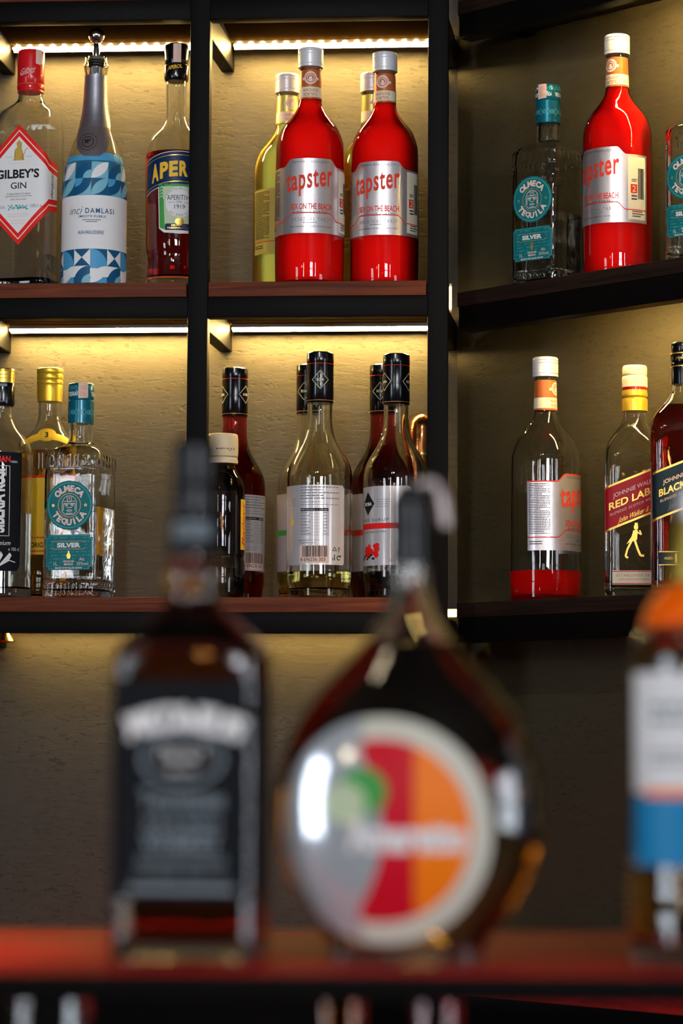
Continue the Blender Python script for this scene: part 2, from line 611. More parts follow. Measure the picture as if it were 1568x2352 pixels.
class Decal:
    """flat artwork in label coordinates (units given by k), wrapped on a surface"""

    def __init__(self, k=1.0, ox=0.0, oz=0.0):
        self.k, self.ox, self.oz = k, ox, oz
        self.items = []      # (verts, faces, mat, level)

    def poly(self, pts, mat, lvl=0):
        self.items.append(([tuple(p) for p in pts], [tuple(range(len(pts)))], mat, lvl))

    def rect(self, x0, z0, x1, z1, mat, lvl=0):
        self.poly([(x0, z0), (x1, z0), (x1, z1), (x0, z1)], mat, lvl)

    def disc(self, cx, cz, r, mat, lvl=0, rz=None, n=36, a0=0.0, a1=2 * pi):
        rz = rz or r
        full = abs(a1 - a0 - 2 * pi) < 1e-6
        pts = [(cx + r * cos(a0 + (a1 - a0) * i / n), cz + rz * sin(a0 + (a1 - a0) * i / n)) for i in range(n if full else n + 1)]
        if not full:
            pts.append((cx, cz))
        self.poly(pts, mat, lvl)

    def ring(self, cx, cz, r0, r1, mat, lvl=0, n=36, a0=0.0, a1=2 * pi):
        vs, fs = [], []
        for i in range(n + 1):
            a = a0 + (a1 - a0) * i / n
            vs.append((cx + r0 * cos(a), cz + r0 * sin(a)))
            vs.append((cx + r1 * cos(a), cz + r1 * sin(a)))
        for i in range(n):
            fs.append((2 * i, 2 * i + 1, 2 * i + 3, 2 * i + 2))
        self.items.append((vs, fs, mat, lvl))

    def line(self, pts, w, mat, lvl=0):
        for (xa, za), (xb, zb) in zip(pts[:-1], pts[1:]):
            dx, dz = xb - xa, zb - za
            L = math.hypot(dx, dz) or 1
            nx, nz = -dz / L * w / 2, dx / L * w / 2
            self.poly([(xa - nx, za - nz), (xb - nx, zb - nz), (xb + nx, zb + nz), (xa + nx, za + nz)], mat, lvl)

    def text(self, s, cx, cz, h, mat, lvl=1, w=None, bold=0.0, shear=0.0, rot=0.0, slope=0.0, spacing=1.0):
        """text centred at cx, cz; h height of its box, w width (fitted) or natural"""
        vs, fs, x0, x1, y0, y1 = text_mesh(s, bold, shear, spacing)
        if not fs:
            return
        sy = h / max(y1 - y0, 1e-6)
        sx = (w / max(x1 - x0, 1e-6)) if w else sy
        out = []
        for x, y in vs:
            X = (x - (x0 + x1) / 2) * sx
            Y = (y - (y0 + y1) / 2) * sy + X * slope
            out.append((cx + X * cos(rot) - Y * sin(rot), cz + X * sin(rot) + Y * cos(rot)))
        self.items.append((out, fs, mat, lvl))

    def arc_text(self, s, cx, cz, r, h, mat, lvl=1, span=2.0, top=True, bold=0.03, wf=1.0):
        n = len(s)
        for i, ch in enumerate(s):
            if ch == ' ':
                continue
            t = (i - (n - 1) / 2) / max(n - 1, 1) * span
            if top:
                a = pi / 2 - t
                rot = -t
            else:
                a = -pi / 2 + t
                rot = t
            self.text(ch, cx + r * cos(a), cz + r * sin(a), h, mat, lvl, w=None, bold=bold, rot=rot)

    def micro(self, x0, z0, x1, z1, rows, mat, lvl=1, fill=0.45, seed=1):
        rnd = random.Random(seed)
        dz = (z1 - z0) / rows
        vs, fs = [], []
        for r in range(rows):
            za = z1 - (r + 0.5 + fill / 2) * dz
            zb = za + dz * fill
            x = x0
            end = x1 if rnd.random() < 0.75 else x0 + (x1 - x0) * rnd.uniform(0.5, 0.9)
            while x < end:
                L = rnd.uniform(0.03, 0.11) * (x1 - x0)
                xb = min(x + L, end)
                i = len(vs)
                vs += [(x, za), (xb, za), (xb, zb), (x, zb)]
                fs.append((i, i + 1, i + 2, i + 3))
                x = xb + 0.014 * (x1 - x0)
        self.items.append((vs, fs, mat, lvl))

    def barcode(self, x0, z0, x1, z1, mat, lvl=1, seed=3, n=26):
        rnd = random.Random(seed)
        x = x0
        u = (x1 - x0) / (n * 2.1)
        while x < x1 - u:
            w = u * rnd.choice((0.6, 1, 1, 1.7, 2.4))
            self.rect(x, z0, min(x + w, x1), z1, mat, lvl)
            x += w + u * rnd.choice((0.7, 1, 1.6))

    def build(self, name, parent, mapf, step=0.0025, zstep=None, label=None, eps=0.00035, lv=0.00018):
        bm = bmesh.new()
        mats = []
        k = self.k
        for vs, fs, mat, lvl in self.items:
            if mat not in mats:
                mats.append(mat)
            mi = mats.index(mat)
            bv = [bm.verts.new((self.ox + x * k, lvl * 1.0, self.oz + z * k)) for x, z in vs]
            for f in fs:
                try:
                    ff = bm.faces.new([bv[i] for i in f])
                    ff.material_index = mi
                except ValueError:
                    pass
        big = [f for f in bm.faces if len(f.verts) > 4]
        if big:
            bmesh.ops.triangulate(bm, faces=big)
        xs = [v.co.x for v in bm.verts]
        if not xs:
            return None
        if step:
            a, b = min(xs), max(xs)
            nn = int((b - a) / step) + 1
            for i in range(1, nn):
                x = a + (b - a) * i / nn
                bmesh.ops.bisect_plane(bm, geom=bm.verts[:] + bm.edges[:] + bm.faces[:], dist=1e-7,
                                       plane_co=(x, 0, 0), plane_no=(1, 0, 0))
        if zstep:
            zs = [v.co.z for v in bm.verts]
            a, b = min(zs), max(zs)
            nn = int((b - a) / zstep) + 1
            for i in range(1, nn):
                z = a + (b - a) * i / nn
                bmesh.ops.bisect_plane(bm, geom=bm.verts[:] + bm.edges[:] + bm.faces[:], dist=1e-7,
                                       plane_co=(0, 0, z), plane_no=(0, 0, 1))
        for v in bm.verts:
            v.co = mapf(v.co.x, v.co.z, eps + v.co.y * lv)
        o = bm_obj(name, bm, [M[m] for m in mats], parent, smooth=True, ang=60)
        # faces look outwards
        if label:
            o['label'] = label
        return o


# ------------------------------------------------------------------ bottle builder
class Bottle:
    def __init__(self, name, label, px, ytop, rack, shelf, w, yaw=0.0, group=None, cat='bottle', rx=None):
        """px: pixel column of the axis at ytop, w: distance of the axis behind the rack's front"""
        f = {'L': at_left, 'R': at_side}[rack] if isinstance(rack, str) else rack
        p = f(px, ytop, w)
        self.base = Vector((p.x, p.y, shelf))
        self.H = p.z - shelf
        self.axis_px = px
        bx, by, dep = project(self.base)
        self.yb = by
        self.ytop = ytop
        self.kz = self.H / (by - ytop)
        self.kr = dep / FPX
        self.root = thing(name, label, cat, self.base, yaw, group)
        self.prof = None

    def Z(self, py):
        return (self.yb - py) * self.kz

    def P(self, pts, sub=4):
        """pts from top to bottom or bottom to top in photo pixels: (py, half width[, half depth, exponent])"""
        out = []
        for p in pts:
            py, r = p[0], p[1]
            ry = p[2] if len(p) > 2 else r
            n = p[3] if len(p) > 3 else 2.0
            z = self.Z(py) if py is not None else 0.0
            out.append((max(z, 0.0), r * self.kr, ry * self.kr, n))
        out.sort(key=lambda q: q[0]) if False else None
        if out[0][0] > out[-1][0]:
            out.reverse()
        return catmull(out, sub)

    def at(self, z):
        pr = self.prof
        if z <= pr[0][0]:
            return pr[0][1:]
        for a, b in zip(pr[:-1], pr[1:]):
            if a[0] <= z <= b[0] and b[0] > a[0]:
                t = (z - a[0]) / (b[0] - a[0])
                return tuple(x + (y - x) * t for x, y in zip(a[1:], b[1:]))
        return pr[-1][1:]

    def glass(self, pts, mat, thick=0.0028, floor=0.006, seg=64, flute=None, open_top=True, name='glass', solid=False, sub=4):
        self.prof = self.P(pts, sub)
        self.thick, self.floor, self.seg = thick, floor, seg
        bm = bmesh.new()
        outer = rings_from(self.prof, seg, 0, flute)
        if solid:
            loft_rings(bm, outer)
        else:
            inner_prof = [p for p in self.prof if p[0] > floor + 0.001]
            zf, rf = floor, self.at(floor)
            inner = [(floor, rf[0] * 0.80, rf[1] * 0.80, rf[2]), (floor + 0.001, rf[0] * 0.92, rf[1] * 0.92, rf[2])] + inner_prof
            ir = rings_from(inner, seg, thick, None)
            ir.reverse()
            loft_rings(bm, outer + ir, True, True)
        o = bm_obj(name, bm, mat, self.root, ang=50)
        return o

    def liquid(self, py, mat, name='liquid', over=0.0003):
        z1 = self.Z(py)
        pr = [p for p in self.prof if self.floor + 0.001 < p[0] < z1]
        e = self.at(z1)
        rf = self.at(self.floor)
        pr = [(self.floor - 0.0002, rf[0] * 0.80, rf[1] * 0.80, rf[2]), (self.floor + 0.0008, rf[0] * 0.92, rf[1] * 0.92, rf[2])] + pr + [(z1, *e)]
        bm = bmesh.new()
        loft_rings(bm, rings_from(pr, self.seg, self.thick - over))
        return bm_obj(name, bm, mat, self.root, ang=50)

    def part(self, name, pts, mat, seg=48, parent=None, flute=None, label=None, off=0.0, sub=4, ang=35):
        bm = bmesh.new()
        loft_rings(bm, rings_from(self.P(pts, sub), seg, -off, flute))
        o = bm_obj(name, bm, mat, parent or self.root, ang=ang)
        if label:
            o['label'] = label
        return o

    def mapf(self, prof=None, planar=False, extra=0.0):
        """wrap: x is the arc length from the front centre line"""
        keep = self.prof
        if prof is not None:
            pr = self.P(prof)
        else:
            pr = keep
        cache = {}
        SEG = 256

        def atz(z):
            if z <= pr[0][0]:
                return pr[0][1:]
            for a, b in zip(pr[:-1], pr[1:]):
                if a[0] <= z <= b[0] and b[0] > a[0]:
                    t = (z - a[0]) / (b[0] - a[0])
                    return tuple(x + (y - x) * t for x, y in zip(a[1:], b[1:]))
            return pr[-1][1:]

        def f(x, z, e):
            key = round(z, 5)
            if key not in cache:
                rx, ry, n = atz(z)
                sec = section(rx, ry, max(n, 2), SEG)
                cum = [0.0]
                for k in range(SEG):
                    a, b = sec[k], sec[(k + 1) % SEG]
                    cum.append(cum[-1] + math.hypot(b[0] - a[0], b[1] - a[1]))
                cache[key] = (sec, cum)
            sec, cum = cache[key]
            L = cum[-1]
            s = x % L
            lo, hi = 0, SEG
            while hi - lo > 1:
                mid = (lo + hi) // 2
                if cum[mid] <= s:
                    lo = mid
                else:
                    hi = mid
            t = (s - cum[lo]) / max(cum[lo + 1] - cum[lo], 1e-9)
            a, b = sec[lo], sec[(lo + 1) % SEG]
            px, py = a[0] + (b[0] - a[0]) * t, a[1] + (b[1] - a[1]) * t
            nx, ny = (b[1] - a[1]), -(b[0] - a[0])
            q = math.hypot(nx, ny) or 1
            return Vector((px + nx / q * (e + extra), py + ny / q * (e + extra), z))
        return f

    def decal(self, py_centre):
        """label space in photo pixels, z up, origin on the front centre line at py_centre"""
        return Decal(self.kr, 0.0, self.Z(py_centre))


# ------------------------------------------------------------------ the room
def poly_wall(name, pts2, z0, z1, thick_dir, mat):
    """vertical slab between two ground points"""
    a, b = Vector((*pts2[0], 0)), Vector((*pts2[1], 0))
    t = Vector((*thick_dir, 0))
    bm = bmesh.new()
    vs = [bm.verts.new((p.x, p.y, z)) for z in (z0, z1) for p in (a, b, b + t, a + t)]
    for f in ((0, 1, 5, 4), (1, 2, 6, 5), (2, 3, 7, 6), (3, 0, 4, 7), (4, 5, 6, 7), (3, 2, 1, 0)):
        bm.faces.new([vs[i] for i in f])
    bmesh.ops.recalc_face_normals(bm, faces=bm.faces[:])
    return struct(bm_obj(name, bm, mat, smooth=False))


ROOM_X0, ROOM_X1, ROOM_Y0, HGT = -3.2, 2.9, -3.0, 3.0
left_end = CORNER - RU * ((CORNER.x - ROOM_X0) / RU.x)
side_end = CORNER + SU * ((ROOM_X1 - CORNER.x) / SU.x)
poly_wall('wall_back', ((left_end.x, left_end.y), (CORNER.x, CORNER.y)), 0, HGT, (RW.x * 0.12, RW.y * 0.12), M['plaster'])
poly_wall('wall_right', ((CORNER.x, CORNER.y), (side_end.x, side_end.y)), 0, HGT, (SW.x * 0.12, SW.y * 0.12), M['plaster_side'])
poly_wall('wall_far_right', ((ROOM_X1, side_end.y), (ROOM_X1, ROOM_Y0)), 0, HGT, (0.12, 0), M['room'])
poly_wall('wall_front', ((ROOM_X0, ROOM_Y0), (ROOM_X1, ROOM_Y0)), 0, HGT, (0, -0.12), M['room'])
poly_wall('wall_left', ((ROOM_X0, ROOM_Y0), (ROOM_X0, left_end.y)), 0, HGT, (-0.12, 0), M['room'])
for nm, z0, z1, mt in (('floor', -0.1, 0, 'floor'), ('ceiling', HGT, HGT + 0.1, 'room')):
    bm = bmesh.new()
    box_bm(bm, (-0.15, 0.6, (z0 + z1) / 2), 6.3, 7.5, z1 - z0)
    struct(bm_obj(nm, bm, M[mt], smooth=False))

# windows of the room behind the camera: frames with daylight in their panes
win_glow = emit_mat('daylight_pane', (0.86, 0.92, 1.0), WINDOW_PEAK)
win_glow2 = emit_mat('daylight_pane_side', (0.80, 0.88, 1.0), WINDOW_PEAK * 0.36)
win_glow3 = emit_mat('daylight_pane_right', (0.80, 0.88, 1.0), WINDOW_PEAK * 0.28)
frame_m = pmat('window_frame_paint', (0.05, 0.045, 0.04), 0.5)


def window(i, c, along, width, z0, z1, mat, cols=2, rows=3):
    along = Vector((*along, 0))
    nrm = Vector((-along.y, along.x, 0))     # into the room
    rot = axes(along, nrm)
    root = new_obj('window_%d' % i, None)
    struct(root)
    bm = bmesh.new()
    box_bm(bm, Vector((*c, (z0 + z1) / 2)) + nrm * 0.012, width, 0.008, z1 - z0, rot)
    bm_obj('pane', bm, mat, root, smooth=False)
    bm = bmesh.new()
    for k in range(cols + 1):
        x = -width / 2 + width * k / cols
        box_bm(bm, Vector((*c, (z0 + z1) / 2)) + along * x + nrm * 0.03, 0.05, 0.05, z1 - z0 + 0.05, rot)
    for k in range(rows + 1):
        z = z0 + (z1 - z0) * k / rows
        box_bm(bm, Vector((*c, z)) + nrm * 0.03, width + 0.05, 0.045, 0.045, rot)
    bm_obj('window_frame', bm, frame_m, root, smooth=False)


window(1, (0.75, ROOM_Y0), (1, 0), 1.15, 2.0, 2.93, win_glow, 2, 2)
window(2, (-2.45, ROOM_Y0), (1, 0), 0.34, 2.0, 2.93, win_glow, 1, 2)
window(3, (2.45, ROOM_Y0), (1, 0), 0.30, 2.0, 2.93, win_glow, 1, 2)
window(4, (ROOM_X0, 0.35), (0, -1), 1.0, 0.8, 2.5, win_glow2, 2, 4)

window(5, (ROOM_X1, 0.3), (0, 1), 1.2, 0.9, 2.2, win_glow3, 2, 2)

# spot added out of view to brighten the upper shelves
tk = thing('added_spot', 'added unseen spot brightening the upper shelves', 'lamp', (-0.4, 0.9, 2.86))
bm = bmesh.new()
loft_rings(bm, rings_from([(0.02, 0.05, 0.05, 2), (0.14, 0.05, 0.05, 2)], 24))
bm_obj('housing', bm, M['steel'], tk)
sl_ = bpy.data.lights.new('shelf_fill_spot', 'SPOT')
sl_.energy = SPOT_W
sl_.color = (0.93, 0.96, 1.0)
sl_.spot_size = radians(34)
sl_.spot_blend = 0.8
sl_.shadow_soft_size = 0.06
so = new_obj('shelf_fill_spot', sl_, tk)
aim = Vector((-0.05, 3.9, 2.28)) - Vector((-0.4, 0.9, 2.86))
so.rotation_euler = aim.to_track_quat('-Z', 'Y').to_euler()

tk = thing('added_spot', 'added unseen spot throwing red light on the left end of the bar ledge', 'lamp', (-0.6, 0.5, 2.86))  # lamp added out of view for the red glow on the ledge
bm = bmesh.new()
loft_rings(bm, rings_from([(0.02, 0.05, 0.05, 2), (0.14, 0.05, 0.05, 2)], 24))
bm_obj('housing', bm, M['steel'], tk)
sl_ = bpy.data.lights.new('ledge_fill_spot', 'SPOT')
sl_.energy = 190
sl_.color = (1.0, 0.42, 0.32)
sl_.spot_size = radians(13)
sl_.spot_blend = 1.0
sl_.shadow_soft_size = 0.04
so = new_obj('ledge_fill_spot', sl_, tk)
aim = Vector((-0.30, 1.62, BAR_Z)) - Vector((-0.6, 0.5, 2.86))
so.rotation_euler = aim.to_track_quat('-Z', 'Y').to_euler()

# pendant bulbs over the bar, behind the camera
bulb_m = emit_mat('bulb_glow', (1.0, 0.42, 0.10), 60.0)
for k, x in enumerate((-0.62, -0.1, 0.42)):
    z = 2.25
    t = thing('pendant_lamp', ('leftmost', 'middle', 'rightmost')[k] + ' bare warm pendant bulb hanging over the bar behind the camera', 'lamp',
              (x, -0.9, z), 0, 'pendant bulbs over the bar')
    bm = bmesh.new()
    bmesh.ops.create_uvsphere(bm, u_segments=20, v_segments=12, radius=0.028)
    bm_obj('bulb', bm, bulb_m, t)
    bm = bmesh.new()
    loft_rings(bm, rings_from([(0.025, 0.014, 0.014, 2), (0.06, 0.014, 0.014, 2)], 20))
    bm_obj('socket', bm, M['brass'], t)
    bm = bmesh.new()
    loft_rings(bm, rings_from([(0.06, 0.003, 0.003, 2), (HGT - z, 0.003, 0.003, 2)], 10))
    bm_obj('cord', bm, M['blackcap'], t)

globe_m = emit_mat('globe_glow', (1.0, 0.80, 0.55), 26.0)
for (x, y, z), where in (((-2.15, -0.58, 2.50), 'highest, near the left windows'), ((-1.56, -0.39, 1.30), 'low one over a table'), ((-0.80, 0.96, 2.80), 'one close under the ceiling')):
    t = thing('globe_lamp', 'cream glass globe lamp on a cord, the ' + where, 'lamp', (x, y, z), 0, 'cream globe lamps of the room')
    bm = bmesh.new()
    bmesh.ops.create_uvsphere(bm, u_segments=24, v_segments=14, radius=0.065)
    bm_obj('globe', bm, globe_m, t)
    bm = bmesh.new()
    loft_rings(bm, rings_from([(0.06, 0.003, 0.003, 2), (HGT - z, 0.003, 0.003, 2)], 8))
    bm_obj('cord', bm, M['blackcap'], t)

# ------------------------------------------------------------------ left rack
def u_of(px, py, w=0.0):
    return (at_left(px, py, w) - RP).dot(RU)


UP = [(u_of(-103, 300) + u_of(-57, 300)) / 2, u_of(457.5, 300), u_of(1005.5, 300)]
PW = 0.0275
Z_LOW = Z2 - BOARD - TUBE
rack = thing('shelf_rack', 'black square steel tube shelf rack fixed to the long plaster wall', 'shelf rack', (0, 3.9, 0))
rack['label'] = 'black square steel tube shelf rack with four open cells on the left'
rorg = Vector((0, 0, 0))
ZTOP = ZT + 0.40
for u in UP:
    bm = bmesh.new()
    rack_box(bm, RROT, rorg, u - PW / 2, u + PW / 2, 0, PW, Z_LOW, ZTOP)
    bm_obj('post', bm, M['steel'], rack, ang=30)
LEVELS = (Z2, Z1, ZT)
UL = [UP[0] - 0.35] + UP
for zt in LEVELS:
    for i in range(3):
        a = UL[i] + (PW / 2 if i else 0)
        b = UL[i + 1] - PW / 2
        bm = bmesh.new()
        rack_box(bm, RROT, rorg, a, b, 0.001, PW - 0.001, zt - BOARD - TUBE, zt - BOARD)
        bm_obj('crossbar', bm, M['steel'], rack, ang=30)
# side panels added to keep strip light off the angled wall
for za, zb in ((Z2 + 0.012, Z1 - BOARD - TUBE - 0.016), (Z1 + 0.012, ZT - BOARD - TUBE - 0.016), (Z2 - 0.35, Z2 - BOARD - TUBE - 0.004)):
    bm = bmesh.new()
    rack_box(bm, RROT, rorg, UP[2] - 0.006, UP[2] - 0.003, PW - 0.002, DEPTH - 0.002, za, zb, 0)
    bm_obj('side_baffle', bm, M['steel'], rack, smooth=False)
# side arms from the posts back to the wall
for zt in LEVELS:
    for u in UP:
        bm = bmesh.new()
        drop = 0.012
        u0 = u - 0.004
        c0 = RROT @ Vector((u0, PW, 0)); c1 = RROT @ Vector((u0 + 0.011, DEPTH, 0))
        hw = 0.0095
        vs = []
        for c in (c0, c1):
            for du in (-hw, hw):
                for z in (zt - BOARD - 0.038, zt - BOARD):
                    q = c + RU * du
                    vs.append(bm.verts.new((q.x, q.y, z)))
        for f in ((0, 1, 3, 2), (4, 6, 7, 5), (0, 2, 6, 4), (1, 5, 7, 3), (0, 4, 5, 1), (2, 3, 7, 6)):
            bm.faces.new([vs[i] for i in f])
        bmesh.ops.recalc_face_normals(bm, faces=bm.faces[:])
        bmesh.ops.bevel(bm, geom=bm.edges[:], offset=0.0008, segments=1, affect='EDGES')
        bm_obj('bracket', bm, M['steel'], rack, ang=30)

lv_name = {Z2: 'lower', Z1: 'upper', ZT: 'top'}
cell_txt = {1: 'left', 2: 'middle'}
for zt in LEVELS:
    for i in (1, 2):
        a, b = UL[i] + PW / 2 + 0.001, UL[i + 1] - PW / 2 - 0.002
        root_loc = RP + RROT @ Vector(((a + b) / 2, 0, 0))
        what = {(Z1, 1): 'reddish brown wooden shelf board under the gin and the aperitif bottles',
                (Z1, 2): 'reddish brown wooden shelf board carrying the red and yellow cocktail bottles',
                (Z2, 1): 'reddish brown wooden shelf board under the vodka and tequila, left of the middle post',
                (Z2, 2): 'reddish brown wooden shelf board carrying the black capped syrup bottles',
                (ZT, 1): 'wooden board over the upper left cell, seen from below above the gin',
                (ZT, 2): 'wooden board over the upper middle cell, seen from below above the red bottles'}[(zt, i)]
        bm = bmesh.new()
        rack_box(bm, RROT, RP, a, b, -0.001, DEPTH - 0.001, zt - BOARD, zt, 0.0012)
        o = bm_obj('shelf_board', bm, M['board'], ang=30)
        tag(o, what, 'shelf board', 'wooden boards of the left rack')
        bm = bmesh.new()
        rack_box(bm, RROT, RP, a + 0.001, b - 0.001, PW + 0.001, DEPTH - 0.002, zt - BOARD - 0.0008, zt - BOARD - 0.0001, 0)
        bm_obj('underside_shade', bm, M['under'], o, smooth=False)  # dark sheet painting shade onto the board's underside


# ------------------------------------------------------------------ LED strips
def led_strip(label, rot, org, u0, u1, w, z, mat, pitch=0.0165, smooth=False, wdir=1, group='led strips under the shelves'):
    c = Vector(org) + rot @ Vector(((u0 + u1) / 2, w, 0))
    t = thing('led_strip', label, 'light strip', (c.x, c.y, z), 0, group)
    L = u1 - u0
    bm = bmesh.new()
    # backing strip, carrying the diodes on its underside, with lips on both sides
    box_bm(bm, (0, 0, -0.0008), L, 0.014, 0.0016, rot)
    box_bm(bm, rot @ Vector((0, 0.0065 * wdir, -0.005)), L, 0.001, 0.010, rot)
    box_bm(bm, rot @ Vector((0, -0.0065 * wdir, -0.0030)), L, 0.001, 0.006, rot)
    bm_obj('backing', bm, M['tape'], t, smooth=False)
    bm = bmesh.new()
    if smooth:
        box_bm(bm, rot @ Vector((0, 0, -0.0065)), L, 0.0105, 0.0045, rot, 0.001)
    else:
        box_bm(bm, rot @ Vector((0, 0, -0.0060)), L, 0.009, 0.0034, rot, 0.001)
        n = int(L / pitch)
        for k in range(n):
            x = -L / 2 + (k + 0.5) * L / n
            box_bm(bm, rot @ Vector((x, -0.0006 * wdir, -0.0056)), 0.0085, 0.0145, 0.0090, rot, 0.0032)
    bm_obj('diode_row', bm, mat, t, ang=40)
    return t


for zt, i, txt in ((ZT, 1, 'warm glowing led strip along the top of the upper left cell, over the gin'),
                   (ZT, 2, 'warm glowing led strip along the top of the upper middle cell, over the red bottles'),
                   (Z1, 1, 'smooth warm led strip above the vodka and the lower tequila bottle'),
                   (Z1, 2, 'smooth warm led strip above the black capped syrup bottles')):
    up = zt == ZT
    a, b = UL[i] + PW / 2 + 0.004, UL[i + 1] - PW / 2 - 0.003
    if i == 1:
        a += 0.0
    a += 0.002
    w = DEPTH - (0.036 if up else 0.026)
    led_strip(txt, RROT, RP, a, b, w, zt - BOARD - 0.001, M['led'], smooth=not up)
led_strip('dim warm led strip under the lower left board', RROT, RP, UL[1] + 0.03, UL[2] - PW, DEPTH - 0.03, Z2 - BOARD - 0.001, M['led_dim'], smooth=True)
led_strip('dim warm led strip under the lower middle board', RROT, RP, UL[2] + 0.03, UL[3] - PW, DEPTH - 0.03, Z2 - BOARD - 0.001, M['led_dim'], smooth=True)

# lit strip ends, plus a glowing sliver of leaked light, beside the last post
def glint(px, py, hpx, wpx, w, label):
    p = at_left(px, py, w)
    k = project(p)[2] / FPX
    t = thing('led_end_and_leak', label, 'light strip', p, 0, 'led strip ends beside the last post')
    bm = bmesh.new()
    box_bm(bm, (0, 0, 0), wpx * k, 0.004, hpx * k, RROT, 0.0006)
    bm_obj('diode', bm, M['led_glint'], t)
    bm = bmesh.new()
    box_bm(bm, RW * 0.003, wpx * k * 1.15, 0.002, hpx * k * 1.3, RROT, 0.0004)
    bm_obj('backing', bm, M['tape'], t)


glint(1039, 94, 14, 13, DEPTH - 0.012, 'topmost lit strip end between the last post and the wall corner')
glint(1038, 1408, 15, 24, DEPTH - 0.10, 'bright lit strip end at the lower board, beside the last post')

glint(1034, 684, 52, 5, DEPTH - 0.10, 'thin glowing sliver of leaked light at the middle board, beside the last post')  # glowing piece in place of light leaking past the post

# ------------------------------------------------------------------ angled rack on the right wall
srk = thing('corner_shelf_rack', 'black steel shelf rack on the angled right wall, carrying tequila and whisky', 'shelf rack', (SP.x, SP.y, 0))
ZS = (Z2 - 0.004, Z1 - 0.006, ZT - 0.01)
SL = 1.5
for zt in ZS:
    bm = bmesh.new()
    rack_box(bm, SROT, rorg, 0.004, SL, 0.0, 0.026, zt - BOARD - 0.034, zt - BOARD)
    bm_obj('crossbar', bm, M['steel'], srk, ang=30)
    bm = bmesh.new()
    rack_box(bm, SROT, rorg, 0.0, 0.02, 0.026, SDEPTH, zt - BOARD - 0.006, zt - BOARD)
    bm_obj('bracket', bm, M['steel'], srk, ang=30)
bm = bmesh.new()
rack_box(bm, SROT, rorg, SL, SL + 0.03, 0, 0.03, ZS[0] - 0.06, ZS[2])
bm_obj('post', bm, M['steel'], srk, ang=30)
M['board_dark'] = wood_mat('dark_board', (0.012, 0.007, 0.005), (0.028, 0.014, 0.009), radians(46.6), 0.5)
for zt, txt in zip(ZS, ('dark wooden board of the angled rack under the two whisky bottles',
                        'dark wooden board of the angled rack under the upper tequila bottles',
                        'dark wooden board over the upper tequila bottles of the angled rack')):
    bm = bmesh.new()
    rack_box(bm, SROT, SP, 0.002, SL, -0.001, SDEPTH - 0.001, zt - BOARD, zt, 0.001)
    tag(bm_obj('shelf_board', bm, M['board_dark'], ang=30), txt, 'shelf board', 'boards of the angled rack')
led_strip('warm led strip behind the front bar above the right tequila bottles', SROT, SP, 0.25, SL, 0.036, ZS[2] - BOARD, M['led_side'], smooth=True, wdir=-1)
led_strip('warm led strip behind the front bar above the whisky bottles', SROT, SP, 0.19, SL, 0.036, ZS[1] - BOARD, M['led_side'], smooth=True, wdir=-1)

# ------------------------------------------------------------------ repeated bottle kinds
def screw_cap(B, y0, y1, r, mat, name='cap', parent=None, rings=(0.18, 0.32, 0.85)):
    h = y1 - y0
    pts = [(y0, r * 0.90), (y0, r * 0.90), (y0 + 0.05 * h, r * 0.98)]
    for f in rings:
        y = y0 + f * h
        pts += [(y - 0.02 * h, r), (y - 0.02 * h, r), (y, r * 0.95), (y + 0.02 * h, r), (y + 0.02 * h, r)]
    pts += [(y1, r), (y1, r)]
    return B.part(name, pts, mat, parent=parent, sub=2, ang=25)


def neck_profile_tapster(y, s=1.0):
    """silhouette of the tall cocktail bottle; y = top of the cap"""
    D = lambda v: y + v * s
    return [(D(6), 20), (D(6), 20), (D(44), 23), (D(50), 24), (D(118), 26), (D(132), 28), (D(148), 36), (D(166), 50), (D(184), 64),
            (D(202), 72), (D(222), 77), (D(250), 78), (None, 78), (None, 78), (None, 74), (None, 74)]


